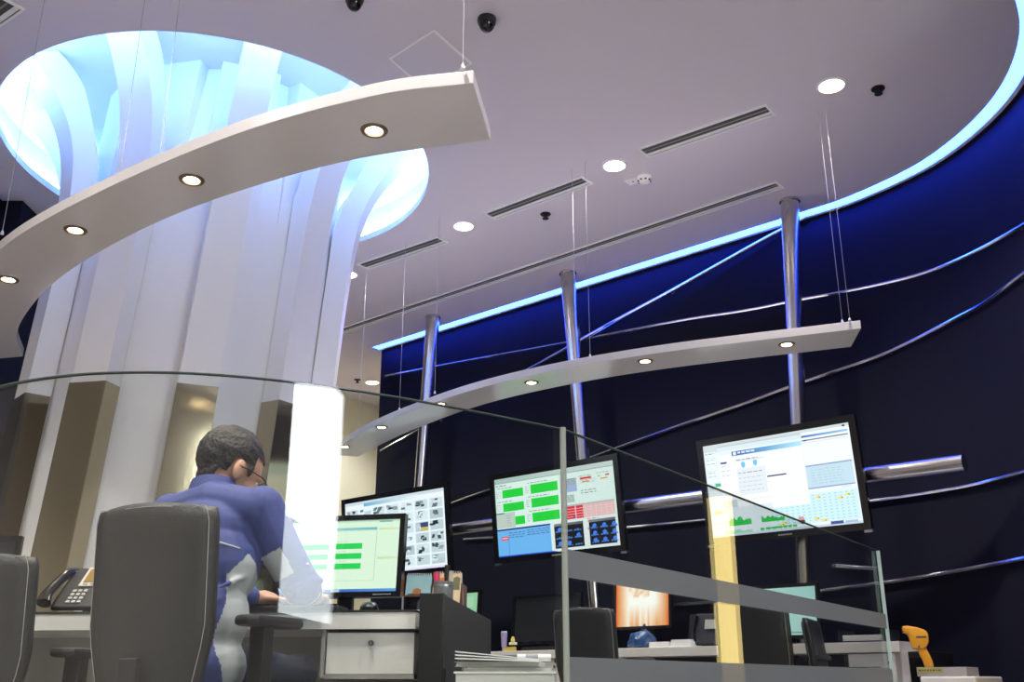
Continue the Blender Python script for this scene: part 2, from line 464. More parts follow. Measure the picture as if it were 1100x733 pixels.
hanging_board('large curved white board with spotlights hung before the ribbed column',
    [V(-.13, 2.88), V(-.48, 2.96), V(-1.03, 3.22), V(-1.74, 3.70), V(-2.36, 4.22), V(-2.88, 4.85), V(-3.25, 5.5), V(-3.42, 5.95)],
    [V(-.08, 3.25), V(-.66, 3.42), V(-1.31, 3.78), V(-1.84, 4.19), V(-2.28, 4.62), V(-2.62, 5.05), V(-2.87, 5.45), V(-3.02, 5.85)],
    [(402, 140), (206, 193), (81, 247), (9, 300)], [(497, 74), (128, 192), (170, 178), (2, 252)])
hanging_board('slim curved white board with small spotlights before the navy wall',
    [un(-2.02, 5.32), un(-3.1, 4.95), un(-3.9, 4.80), un(-4.7, 4.80), un(-5.7, 4.99), un(-6.35, 5.21), un(-6.92, 5.46)],
    [un(-2.20, 5.60), un(-3.22, 5.26), un(-3.95, 5.12), un(-4.72, 5.11), un(-5.55, 5.27), un(-6.2, 5.46), un(-6.80, 5.68)],
    [(845, 370), (693, 388), (571, 411), (473, 434), (410, 459), (370, 480)],
    [(913, 345), (905, 347), (634, 384), (619, 389), (429, 441), (385, 463), (467, 423)])
tubes = None

# ------------------------------------------------------------------ ceiling fittings
def downlight(px, py, d, label, watts=None, at=None):
    p = at if at is not None else onz(px, py, CZ); root = thing('downlight', label, 'downlight', p, 0, 'round recessed downlights')
    r = d / 2
    MB().lathe([(r * 0.86, 0), (r * 0.88, -0.006), (r, -0.006), (r * 1.04, 0)], n=32, cap=False).build('trim_ring', M_white, root, smooth=True)
    MB().lathe([(0.0005, -0.004), (r * 0.87, -0.003)], n=32, cap=False).build('lens', M_down, root)
    light_at('downlight_lamp', p + Vector((0, 0, -0.03)), watts or DOWN_W, (1, 0.955, 0.93), 2.2, 0.8, 0.06)
downlight(893, 92, 0.165, 'round ceiling downlight nearest the curved blue cove, beside a small sensor')
downlight(660, 178, 0.165, 'round ceiling downlight beside the white smoke detector')
downlight(498, 243, 0.165, 'round ceiling downlight between two short air vents')
downlight(374, 295, 0.165, 'round ceiling downlight half hidden by the ribbed column')
downlight(400, 411, 0.165, 'small far downlight beyond the end of the navy wall', 45)
light_at('cream_wall_fill', un(-8.7, 6.2, CZ - 0.03), 45, (1, 0.9, 0.66), 2.2, 0.8, 0.06)  # bare warm lamp added to light the cream wall, no fixture

for (x_, y_, lab_) in ((-2.6, 2.5, 'added fill downlight above the left edge of the curved glass'), (-0.6, 2.5, 'added fill downlight above the seated person and curved glass'),
        (1.4, 2.5, 'added fill downlight right above the straight glass'), (-2.6, 0.2, 'added fill downlight to the left above the viewer'), (-0.6, 0.2, 'added fill downlight straight above the viewer'),
        (-4.6, -1.0, 'added fill downlight left and behind the viewer, near the left wall'), (-4.8, 1.4, 'added fill downlight far left of the viewer, near the middle of the left wall'),
        (-4.8, 4.0, 'added fill downlight left of the ribbed column'), (-0.6, -2.0, 'added fill downlight nearest the rear wall, straight behind the viewer'), (-3.0, -2.0, 'added fill downlight nearest the rear wall, left behind the viewer')):
    downlight(0, 0, 0.165, lab_, 85, Vector((x_, y_, CZ)))  # unseen downlights added to raise the general light of the room

def air_vent(p0, p1, label, width=0.14):
    a, b = onz(*p0, CZ), onz(*p1, CZ); d = (b - a); L = d.length; rz = math.atan2(d.y, d.x)
    root = thing('air_vent', label, 'air vent', (a + b) / 2, rz, 'linear slot air vents')
    t = 0.012
    for s in (-1, 1):
        MB().box((0, s * (width / 2 - t / 2), -0.005), (L, t, 0.010)).build('frame_bar', M_white, root)
        MB().box((s * (L / 2 - t / 2), 0, -0.005), (t, width - 2 * t, 0.010)).build('frame_bar', M_white, root)
    MB().box((0, 0, -0.0015), (L - 2 * t, width - 2 * t, 0.003)).build('slot', M_slot, root)
    MB().box((0, -0.012, -0.004), (L - 2 * t, 0.008, 0.005)).build('blade', M_grey, root)
    MB().box((0, width / 2 - t - 0.021, -0.003), (L - 2 * t, 0.028, 0.006)).build('inner_panel', M_white, root)
    return root
air_vent((526, 232), (631, 193), 'short slot air vent between the middle downlights')
air_vent((691, 164), (828, 117), 'short slot air vent nearest the large downlight')
air_vent((390, 286), (476, 257), 'short slot air vent just right of the ribbed column')
air_vent((362, 357), (838, 198), 'long slot air vent running beside the blue cove', 0.12)
air_vent((-40, 40), (13, 2), 'slot air vent in the upper left corner of the ceiling')

def dome_camera(px, py, label, s=1.0):
    p = onz(px, py, CZ); root = thing('dome_camera', label, 'camera', p, 0, 'black ceiling dome cameras')
    MB().lathe([(0.052 * s, 0), (0.055 * s, -0.012), (0.050 * s, -0.032), (0.046 * s, -0.034)], n=24).build('housing', M_black, root, smooth=True)
    MB().lathe([(0.046 * s, -0.034), (0.042 * s, -0.054), (0.026 * s, -0.074), (0.001, -0.082)], n=24, cap=False).build('dome', M_lens_b, root, smooth='all')
dome_camera(523, 20, 'black dome camera on the ceiling above the large board end', 0.95)
dome_camera(381, -3, 'black dome camera cut by the top edge of the picture', 0.9)
def sprinkler(px, py, label):
    p = onz(px, py, CZ); root = thing('sprinkler_head', label, 'sprinkler', p, 0, 'dark ceiling sprinkler heads')
    MB().lathe([(0.040, 0), (0.040, -0.006), (0.016, -0.012)], n=20).build('escutcheon', M_black, root, smooth=True)
    MB().lathe([(0.013, -0.010), (0.013, -0.026), (0.008, -0.028), (0.008, -0.036)], n=12).build('body', M_black, root, smooth=True)
    MB().lathe([(0.024, -0.036), (0.024, -0.040)], n=16).build('deflector', M_black, root)
sprinkler(586, 230, 'dark sprinkler head between the slot air vents')
sprinkler(943, 95, 'dark sprinkler head right of the large downlight')
sprinkler(384, 408, 'small sprinkler head before the cream wall')
p = onz(692, 190, CZ); root = thing('smoke_detector', 'white smoke detector on the ceiling beside a downlight', 'smoke detector', p, WR)
MB().lathe([(0.055, 0), (0.055, -0.012), (0.048, -0.020), (0.040, -0.030), (0.036, -0.044), (0.020, -0.050), (0.001, -0.051)], n=24, cap=False).build('body', M_white, root, smooth=True)
for k in range(8):
    MB().box((0.040 * math.cos(k * pi / 4), 0.040 * math.sin(k * pi / 4), -0.034), (0.012, 0.014, 0.008), k * pi / 4).build('vent_slot', M_slot, root)
p = onz(680, 194, CZ); root = thing('junction_plate', 'small white square plate beside the smoke detector', 'plate', p, WR)
MB().box((0, 0, -0.004), (0.10, 0.085, 0.008)).build('plate', M_white, root, bevel=0.002)
MB().lathe([(0.006, -0.008), (0.006, -0.010)], n=10).build('indicator', M_slot, root)
# access hatch
cs = [onz(x, y, CZ) for x, y in ((419, 63), (466, 33), (506, 68), (459, 98))]
root = thing('access_hatch', 'flush square access hatch in the ceiling beside the large board', 'hatch', (sum((c for c in cs), Vector()) / 4))
for i in range(4):
    a, b = cs[i], cs[(i + 1) % 4]; d = b - a
    MB().box((a + b) / 2 + Vector((0, 0, -0.0015)), (d.length, 0.012, 0.003), math.atan2(d.y, d.x)).build('hatch_edge', M_white, root, world=True)
MB().prism([cs[0] * 0.97 + cs[2] * 0.03, cs[1] * 0.97 + cs[3] * 0.03, cs[2] * 0.97 + cs[0] * 0.03, cs[3] * 0.97 + cs[1] * 0.03], CZ - 0.001, CZ).build('hatch_panel', M_ceil, root, world=True)

# ------------------------------------------------------------------ poles, pipe and chrome rails on the dark wall
NP = 6.31
def pole(top, low, label):
    a = onz(*top, CZ); a = a - N * (a.dot(N) - NP); b = onn(*low, NP); d = b - a
    base = a + d * (CZ / -d.z)
    root = thing('steel_pole', label, 'pole', base, 0, 'leaning steel poles')
    mb = MB(); mb.tube([base, a + (base - a) * 0.5, a], 0.05, 24, rs=[0.040, 0.052, 0.066]); mb.build('shaft', M_steel, root, world=True, smooth=True)
    mb = MB(); mb.tube([a + (base - a) * 0.004, a], 0.075, 24); mb.build('top_flange', M_steel, root, world=True, smooth=True)
    MB().lathe([(0.10, 0), (0.10, 0.012), (0.05, 0.02)], n=24, c=base).build('base_plate', M_steel, root, world=True)
pole((468, 341), (451, 525), 'leftmost leaning steel pole before the navy wall')
pole((612, 294), (626, 490), 'middle leaning steel pole before the navy wall')
pole((849, 216), (857.5, 455), 'rightmost leaning steel pole before the navy wall')
NPI = 6.20
pa, pb = onn(482, 570, NPI), onn(1035, 498, NPI)
pz = (pa.z + pb.z) / 2; pa.z = pz; pb.z = pb.z * 0.5 + pz * 0.5; pa.z = 2 * pz - pb.z
root = thing('steel_pipe', 'horizontal brushed steel pipe carrying the wall screens', 'pipe', (pb.x, pb.y, 0))
MB().tube([pa, pb], 0.055, 28).build('pipe', M_steel, root, world=True, smooth=True)
dd = (pb - pa).normalized()
MB().tube([pb - dd * 0.002, pb + dd * 0.006], 0.056, 28).build('end_cap', M_steel, root, world=True, smooth=True)

def onwall(px, py):
    r = ray(px, py); best = None
    for i in range(len(WALL) - 1):
        a, b = WALL[i], WALL[i + 1]; e = b - a
        den = r.x * e.y - r.y * e.x
        if abs(den) < 1e-9: continue
        t = (a.x * e.y - a.y * e.x) / den; s = (a.x * r.y - a.y * r.x) / den
        if -0.02 <= s <= 1.02 and t > 0 and (best is None or t < best[0]):
            nn = Vector((e.y, -e.x, 0)).normalized()
            best = (t, Vector((r.x * t, r.y * t, EYE + r.z * t)), nn)
    return best[1:] if best else None
def rail(pts, label, hgt=0.030, per=6, so=0.0):
    P = [onwall(p.x, p.y) for p in spline([Vector((x, y, 0)) for x, y in pts], per)]; P = [p for p in P if p]
    root = thing('chrome_rail', label, 'rail', (P[0][0].x, P[0][0].y, 0), 0, 'chrome rails on the navy wall')
    vs = []; fs = []
    for i, (p, nn) in enumerate(P):
        t = (P[min(i + 1, len(P) - 1)][0] - P[max(i - 1, 0)][0]).normalized(); up = nn.cross(t).normalized()
        if up.z < 0: up = -up
        for d, k in ((0.018, -.5), (0.030, -.32), (0.034, 0), (0.030, .32), (0.018, .5)): vs.append(p + nn * (d + so) + up * hgt * k)
        for k in (.5, -.5): vs.append(p + nn * (0.014 + so) + up * hgt * k)
    n = 7
    for i in range(len(P) - 1):
        for k in range(n): fs.append((i * n + k, i * n + (k + 1) % n, (i + 1) * n + (k + 1) % n, (i + 1) * n + k))
    fs += [tuple(range(n)), tuple((len(P) - 1) * n + k for k in range(n))]
    mb = MB(); mb.add(vs, fs); mb.build('strip', M_chrome, root, world=True, smooth=True)
    for k in range(4):
        p, nn = P[int((len(P) - 1) * (0.1 + 0.27 * k))]
        MB().tube([p, p + nn * (0.018 + so)], 0.012, 10).build('standoff', M_alu, root, world=True)
rail([(868, 236), (820, 261), (723, 315), (657, 350), (588, 389), (490, 443), (397, 494)], 'straight chrome rail slanting down from the cove, highest of the wall rails', so=0.025)
rail([(399, 408), (500, 389), (605, 370), (729, 346), (800, 335), (862, 323), (931, 310), (996, 294), (1049, 272), (1098, 245), (1130, 225)], 'curved chrome rail rising over the right end of the slim board')
rail([(400, 577), (504, 535), (600, 505), (726, 460), (800, 435), (846, 418), (898, 400), (957, 379), (1029, 343), (1062, 325), (1098, 298), (1130, 275)], 'curved chrome rail passing below the slim board')
rail([(500, 580), (600, 573), (700, 565), (820, 553), (936, 539), (1000, 530), (1050, 521), (1100, 508), (1130, 499)], 'curved chrome rail just below the steel pipe end', 0.026)
rail([(700, 652), (800, 645), (879, 636), (975, 623), (1029, 614), (1100, 601), (1130, 594)], 'lowest chrome rail on the navy wall above the yellow scanner', 0.034)

# ------------------------------------------------------------------ screens
class Scr:
    def __init__(s, w, h): s.w = w; s.h = h; s.v = []; s.f = []; s.c = []; s.k = 0
    def P(s, u, v, l): return ((u - 0.5) * s.w, -0.0004 * l, (0.5 - v) * s.h)
    def poly(s, pts, col, l=None):
        s.k += 1; l = l if l is not None else 1 + s.k * 0.02
        o = len(s.v); s.v += [s.P(u, v, l) for u, v in pts]; s.f.append(tuple(range(o, o + len(pts))))
        cc = col if isinstance(col, list) else [srgb(*col)] * len(pts)
        s.c += [(*c, 1) for c in cc]; return s
    def rect(s, u0, v0, u1, v1, col, l=None): return s.poly([(u0, v1), (u1, v1), (u1, v0), (u0, v0)], col, l)
    def hgrad(s, u0, v0, u1, v1, ca, cb): return s.poly([(u0, v1), (u1, v1), (u1, v0), (u0, v0)], [srgb(*ca), srgb(*cb), srgb(*cb), srgb(*ca)])
    def lines(s, u0, v0, u1, n, dv, col, th=0.008):       # unreadable rows of print
        for i in range(n):
            u = u0
            while u < u1:
                wd = random.uniform(0.012, 0.035); s.rect(u, v0 + i * dv, min(u + wd, u1), v0 + i * dv + th, col); u += wd + 0.010
        return s
    def build(s, name, m, parent, M=None, y=0.0):
        me = bpy.data.meshes.new(name)
        vs = [Vector(p) + Vector((0, y, 0)) for p in s.v]
        if M is not None: vs = [M @ v for v in vs]
        me.from_pydata([tuple(v) for v in vs], [], s.f); me.materials.append(m)
        a = me.color_attributes.new('Col', 'FLOAT_COLOR', 'CORNER')
        a.data.foreach_set('color', [x for c in s.c for x in c]); me.update()
        o = bpy.data.objects.new(name, me); C.objects.link(o); o.parent = parent
        return o
def frame_parts(root, w, h, bez, dep, M, m_b=None, back=True):
    m_b = m_b or M_gloss
    W, H = w + 2 * bez, h + 2 * bez
    mb = MB()
    outer_ = [(-W / 2, -H / 2), (W / 2, -H / 2), (W / 2, H / 2), (-W / 2, H / 2)]; inner_ = [(-w / 2, -h / 2), (w / 2, -h / 2), (w / 2, h / 2), (-w / 2, h / 2)]
    vs = [(x, -0.008, z) for x, z in outer_] + [(x, -0.008, z) for x, z in inner_] + [(x, dep * 0.5, z) for x, z in outer_] + [(x, 0.004, z) for x, z in inner_]
    fs = []
    for i in range(4):
        j = (i + 1) % 4
        fs += [(i, j, 4 + j, 4 + i), (i, 8 + i, 8 + j, j), (4 + i, 4 + j, 12 + j, 12 + i)]
    fs.append((12, 13, 14, 15)); fs.append((8, 9, 10, 11))
    mb.add(vs, fs); mb.xf(M); mb.build('bezel', m_b, root)
    mb = MB(); mb.box((0, dep * 0.75, -0.01), (W * 0.8, dep * 0.5, H * 0.78)); mb.xf(M)
    mb.build('back_shell', M_black, root, bevel=0.006)
def txt_marks(root, M, x0, x1, z, m, hgt=0.010, y=-0.009, name='maker_mark'):
    mb = MB(); x = x0
    while x < x1:
        wd = hgt * random.uniform(0.5, 0.8); mb.box((x + wd / 2, y, z), (wd, 0.001, hgt)); x += wd + hgt * 0.3
    mb.xf(M); mb.build(name, m, root)

M_mark = mat('grey_print', (0.35, 0.35, 0.36), 0.5, bump=0.01)
NTV = 6.06
def wall_tv(TL, BR, label, draw, strength, tilt=6.0):
    a, b = onn(*TL, NTV - 0.03), onn(*BR, NTV + 0.03)
    w = (b - a).dot(U); h = a.z - b.z; c = (a + b) / 2
    root = thing('television', label, 'television', c, WR, 'large screens on the steel pipe')
    M = Matrix.Rotation(R(tilt), 4, 'X')
    frame_parts(root, w, h, 0.045, 0.06, M)
    s = Scr(w, h); draw(s); s.build('screen', strength, root, M, 0.003)
    txt_marks(root, M, -0.045, 0.045, -h / 2 - 0.024, M_mark)
    for sx in (-1, 1):                                    # brackets to the pipe
        MB().box((sx * 0.14, 0.075, 0.0), (0.04, 0.05, h * 0.7)).xf(M).build('mount_bracket', M_black, root)
        MB().box((sx * (w / 2 + 0.02), 0.01, -h / 2 - 0.05), (0.05, 0.03, 0.02)).xf(M).build('corner_lug', M_alu, root)
    return root
def draw_cams(s):
    s.rect(0, 0, 1, 1, (236, 242, 250), 0)
    s.rect(0, 0, 1, .04, (205, 215, 225)); s.hgrad(.2, .03, .75, .075, (90, 170, 205), (235, 242, 250))
    cols, rows = 7, 6
    for i in range(cols):
        for j in range(rows):
            u0 = .015 + i * .14; v0 = .11 + j * .143; u1 = u0 + .122; v1 = v0 + .122
            b = random.randint(190, 240); s.rect(u0, v0, u1, v1, (b - 12, b + 4, b + 12))
            for q in range(5):
                g = random.choice([40, 70, 110, 150, 205, 225]); uu = u0 + random.random() * .07; vv = v0 + random.random() * .07
                du, dv = random.uniform(.02, .05), random.uniform(.02, .05); sk = random.uniform(-.015, .015)
                s.poly([(uu, vv + dv), (uu + du, vv + dv), (uu + du + sk, vv), (uu + sk, vv)], (g - 8, g + 2, g + 10))
            if i == 5 and j == 2:
                s.rect(u0 + .05, v0 + .01, u1, v0 + .07, (60, 70, 110)); s.rect(u0 + .05, v0 + .07, u1, v1, (190, 185, 110))
    s.rect(0, .975, 1, 1, (225, 215, 245))
def draw_dash(s):
    s.rect(0, 0, 1, 1, (226, 246, 240), 0); s.hgrad(0, 0, 1, .055, (170, 196, 190), (205, 220, 216)); s.rect(0, .055, 1, .065, (150, 170, 168))
    s.lines(.01, .085, .1, 1, .1, (90, 110, 110), .012)
    G = (30, 214, 60)
    for j, v in enumerate((.15, .325, .505)):
        s.lines(.02, v - .03, .16, 1, .1, (120, 140, 140), .010); s.lines(.29, v - .045, .47, 1, .1, (120, 140, 140), .010)
        s.rect(.065, v, .25, v + .105, G); s.rect(.315, v - .015, .545, v + .10, G)
        s.lines(.01, v + .01, .05, 4, .025, (150, 175, 170), .008); s.lines(.27, v, .305, 4, .025, (150, 175, 170), .008)
    s.rect(0, .44, .165, .64, (196, 210, 202)); s.hgrad(0, .44, .07, .455, (40, 60, 120), (90, 120, 150)); s.lines(.09, .48, .13, 5, .03, (150, 165, 165))
    s.rect(0, .665, .46, 1, (112, 186, 248)); s.hgrad(0, .648, .46, .668, (30, 40, 120), (40, 60, 150)); s.lines(.10, .70, .24, 3, .028, (80, 120, 170), .012); s.lines(.26, .69, .45, 3, .028, (80, 120, 170), .012)
    s.rect(.035, .745, .095, .795, (235, 90, 110)); s.rect(.04, .762, .09, .772, (250, 230, 235)); s.rect(.095, .76, .098, .98, (70, 110, 160))
    s.rect(0, .985, .5, 1, (40, 70, 200))
    s.rect(.565, .06, .572, .66, (190, 205, 205))
    for (u0, u1) in ((.475, .745), (.755, .995)):
        s.rect(u0, .645, u1, .99, (232, 238, 244)); s.hgrad(u0 + .015, .665, u1 - .02, .695, (130, 140, 145), (90, 96, 100)); s.rect(u0 + .015, .695, u1 - .02, .965, (10, 12, 18))
        for i in range(3):
            for j in range(3):
                cu = u0 + .055 + i * .075; cv = .76 + j * .085
                for q in range(3): s.rect(cu - .028 + q * .02, cv - .008 + random.uniform(-.01, .012), cu - .012 + q * .02, cv + .012, (70, 130, 210))
                if random.random() < .55:
                    s.poly([(cu - .014, cv), (cu + .014, cv), (cu + .018, cv - .03), (cu + .006, cv - .05), (cu - .012, cv - .035)], (66, 130, 245))
    s.rect(.76, .75, .767, .78, (230, 60, 70)); s.rect(.76, .672, .79, .682, (225, 60, 60))
    s.rect(.585, .135, .70, .22, (170, 186, 196)); s.rect(.585, .22, .70, .30, (165, 185, 226)); s.lines(.59, .14, .69, 4, .02, (140, 155, 165))
    s.rect(.585, .335, .675, .43, (190, 208, 206)); s.lines(.59, .34, .67, 4, .022, (150, 170, 170))
    s.lines(.72, .125, .83, 1, .1, (130, 145, 145)); s.rect(.73, .145, .82, .17, (230, 50, 70)); s.rect(.745, .19, .80, .205, (232, 150, 60)); s.lines(.73, .175, .85, 2, .03, (170, 180, 180))
    s.lines(.86, .115, .97, 1, .1, (130, 145, 145)); s.rect(.87, .15, .89, .165, (160, 215, 90)); s.rect(.93, .145, .96, .165, (230, 60, 80)); s.rect(.89, .185, .945, .2, (232, 160, 70))
    s.lines(.73, .30, .85, 2, .03, (110, 130, 130), .009)
    s.rect(.59, .455, .98, .475, (190, 190, 190)); s.rect(.59, .475, .98, .63, (240, 190, 190))
    s.rect(.59, .475, .67, .63, (225, 40, 60)); s.rect(.68, .475, .735, .63, (225, 40, 60))
    for i in range(4): s.rect(.59, .505 + i * .032, .98, .511 + i * .032, (238, 214, 214))
    for i in range(6): s.rect(.755 + i * .04, .475, .759 + i * .04, .63, (236, 222, 222))
    s.rect(.655, .60, .672, .62, (60, 90, 220)); s.lines(.76, .665 - .02, .85, 1, .1, (130, 145, 145))
def draw_office(s):
    s.rect(0, 0, 1, 1, (228, 241, 246), 0); s.rect(0, 0, 1, .085, (206, 220, 222)); s.rect(.1, .03, .9, .035, (160, 175, 180)); s.rect(.1, .045, .97, .085, (216, 232, 236))
    s.rect(.0, .075, .085, 1, (232, 244, 250)); s.lines(.01, .09, .075, 1, .1, (120, 130, 140), .010)
    for i in range(6): s.lines(.015, .16 + i * .14, .075, 2, .04, (170, 185, 195), .008); s.rect(.005, .14 + i * .14, .08, .144 + i * .14, (190, 205, 215))
    s.rect(.06, .425, .10, .46, (70, 190, 130)); s.rect(.03, .72, .09, .755, (246, 236, 120))
    s.rect(.10, .13, .205, .62, (246, 251, 254)); s.rect(.115, .205, .16, .225, (70, 80, 150)); s.lines(.115, .25, .18, 3, .05, (180, 190, 205)); s.rect(.10, .62, .205, .70, (196, 210, 218))
    s.rect(.203, .095, .685, .75, (243, 250, 254)); s.hgrad(.203, .105, .45, .155, (48, 74, 160), (104, 170, 220)); s.hgrad(.45, .105, .685, .155, (104, 170, 220), (176, 232, 248))
    s.rect(.212, .112, .235, .148, (220, 240, 250)); s.lines(.245, .118, .365, 1, .1, (225, 238, 250), .018); s.lines(.245, .118, .365, 1, .1, (225, 238, 250), .012)
    s.rect(.225, .20, .425, .225, (222, 232, 236)); s.lines(.23, .20, .38, 1, .1, (130, 145, 155), .010)
    s.rect(.225, .30, .425, .585, (226, 236, 240)); s.lines(.235, .345, .40, 1, .1, (140, 150, 160), .009); s.lines(.235, .40, .40, 4, .045, (190, 200, 208))
    for cu, cv in ((.275, .27), (.36, .265)):
        s.poly([(cu - .015, cv - .03), (cu - .013, cv + .01), (cu, cv + .03), (cu + .013, cv + .01), (cu + .015, cv - .03), (cu, cv - .04)], (112, 200, 232))
    s.rect(.43, .415, .56, .43, (60, 60, 100)); s.rect(.43, .43, .56, .52, (250, 253, 255))
    s.rect(.205, .75, .69, .76, (180, 190, 205)); s.rect(.205, .63, .44, .634, (200, 210, 216)); s.rect(.30, .76, .50, .78, (214, 224, 230)); s.lines(.25, .775, .46, 1, .1, (170, 180, 200))
    s.rect(.69, .03, 1, .64, (240, 249, 254)); s.hgrad(.69, .06, .985, .082, (70, 110, 190), (150, 200, 240)); s.rect(.69, .105, .985, .118, (120, 125, 132)); s.rect(.70, .105, .72, .12, (70, 60, 66)); s.rect(.69, .135, .985, .14, (190, 200, 206))
    s.rect(.69, .37, .985, .385, (150, 170, 200)); s.rect(.69, .385, .985, .60, (196, 222, 236)); s.lines(.72, .42, .92, 6, .028, (170, 205, 215), .008); s.rect(.69, .60, .985, .612, (130, 155, 200)); s.rect(.90, .618, .96, .635, (214, 236, 226))
    s.rect(.955, .012, .972, .032, (60, 64, 80))
    s.rect(.445, .665, .985, .955, (206, 240, 250))
    s.rect(.445, .955, .985, 1, (240, 248, 252))
    s.rect(.445, .665, .69, .755, (243, 250, 254))
    for i in range(15):
        for j in range(9):
            u = .455 + i * .0355; v = .675 + j * .031
            if u < .69 and v < .76: continue
            s.rect(u, v, u + .014, v + .009, (170, 205, 214))
    for (u, v) in ((.725, .69), (.91, .695), (.865, .72), (.50, .84), (.70, .90), (.745, .925), (.49, .91), (.47, .925)):
        s.rect(u, v, u + .036, v + .022, (246, 226, 110)); s.rect(u + .022, v + .006, u + .030, v + .016, (70, 70, 80))
    s.rect(.085, .70, .44, .98, (220, 232, 240))
    for (u0, u1, base, amp) in ((.125, .285, .895, .10), (.355, .51, .89, .07), (.09, .285, .975, .04)):
        pts = [(u0, base)]; n = 16
        hs = [amp * (random.uniform(.55, 1.0) * (1.0 if k < n * .6 else .7)) for k in range(n + 1)]
        for k in range(n):
            ua = u0 + (u1 - u0) * k / n; ub = u0 + (u1 - u0) * (k + 1) / n
            s.poly([(ua, base), (ub, base), (ub, base - hs[k + 1]), (ua, base - hs[k])], (28, 190, 70) if amp > .05 else (150, 215, 180))
    s.lines(.34, .945, .585, 1, .1, (40, 190, 90), .026); s.lines(.345, .945, .58, 1, .1, (40, 190, 90), .02)
    s.rect(.60, .875, .635, .94, (206, 150, 150)); s.rect(.615, .91, .64, .95, (50, 40, 50))
    s.rect(0, .975, 1, 1, (198, 214, 228)); s.rect(.80, .955, .88, .985, (70, 80, 150)); s.rect(.89, .96, .97, .985, (170, 190, 220))
wall_tv((371, 542), (481, 609), 'wall screen showing a grid of small camera pictures', draw_cams, M_scr_hot)
wall_tv((531, 516), (667, 586), 'wall screen showing green bars above a blue window', draw_dash, M_scr)
wall_tv((755, 480), (928, 562), 'wall screen with pale office windows and a yellow flecked grid, rightmost', draw_office, M_scr)

# ------------------------------------------------------------------ glass partition
GT = EYE + 0.60
gl = [onz(x, y, GT) for x, y in ((0, 410), (60, 402), (130, 397.5), (210, 398), (310, 406), (430, 426), (520, 443), (603, 461))]
gl = [gl[0] + (gl[0] - gl[1]) * 3 + Vector((0, 0.22, 0)), gl[0] + (gl[0] - gl[1]) * 1.4 + Vector((0, 0.06, 0))] + gl
gl = [Vector((p.x, p.y, 0)) for p in gl]
for _ in range(2):
    gl = [gl[0]] + [(gl[i - 1] + gl[i] * 2 + gl[i + 1]) / 4 for i in range(1, len(gl) - 1)] + [gl[-1]]
ga = spline(gl, 6); gth = 0.012
def sheet(root, line, z0, z1, m, name, off=0.0, th=gth):
    a = offset(line, off); b = offset(line, off + th)
    mb = MB(); mb.strip(a, b, z0, z1); return mb.build(name, m, root, world=True, smooth=True)
gp = thing('glass_partition', 'curved clear glass partition before the seated person', 'partition', (gl[4].x, gl[4].y, 0), 0, 'glass partition panels')
sheet(gp, ga, 0.10, GT, M_glass, 'pane')
sheet(gp, ga, GT, GT + 0.0025, M_edge, 'top_edge')
sheet(gp, ga, 0.0, 0.10, M_alu, 'base_channel', -0.015, 0.042)
q0 = onz(606, 461.5, GT); q1 = onz(943, 592, GT); q0.z = q1.z = 0
ln = [q0 + (q1 - q0) * k / 6 for k in range(7)]
gp = thing('glass_partition', 'straight glass partition with frosted grey bands receding to the right', 'partition', (q0.x, q0.y, 0), 0, 'glass partition panels')
sheet(gp, ln, 0.10, GT, M_glass, 'pane')
sheet(gp, ln, GT, GT + 0.0025, M_edge, 'top_edge')
sheet(gp, ln, 0.0, 0.10, M_alu, 'base_channel', -0.015, 0.042)
zb = lambda y: onz(606, y, GT).z
def zat(px, py, q):
    r = ray(px, py); return EYE + r.z * q.y / r.y
b1, b2, b3 = zat(607, 590, q0), zat(607, 620.5, q0), zat(607, 706, q0)
for (za, zb_) in ((b2, b1), (0.10, b3)):
    sheet(gp, ln, za, zb_, M_frost, 'frosted_band', -0.0012, 0.001)['label'] = 'frosted grey band'
MB().box((q1.x, q1.y, (GT + .1) / 2), (0.016, 0.006, GT - .1), math.atan2(q1.y - q0.y, q1.x - q0.x) + pi / 2).build('end_edge', M_edge2, gp, world=True)
mid = (gl[-1] + q0) / 2
root = thing('glass_joint_post', 'slim metal post joining the two glass panels', 'post', (mid.x, mid.y, 0))
MB().tube([(mid.x, mid.y, 0), (mid.x, mid.y, GT + 0.004)], 0.0075, 12).build('post', M_post, root, world=True, smooth=True)
MB().lathe([(0.03, 0), (0.03, 0.01), (0.012, 0.015)], n=16, c=mid).build('foot', M_alu, root, world=True)

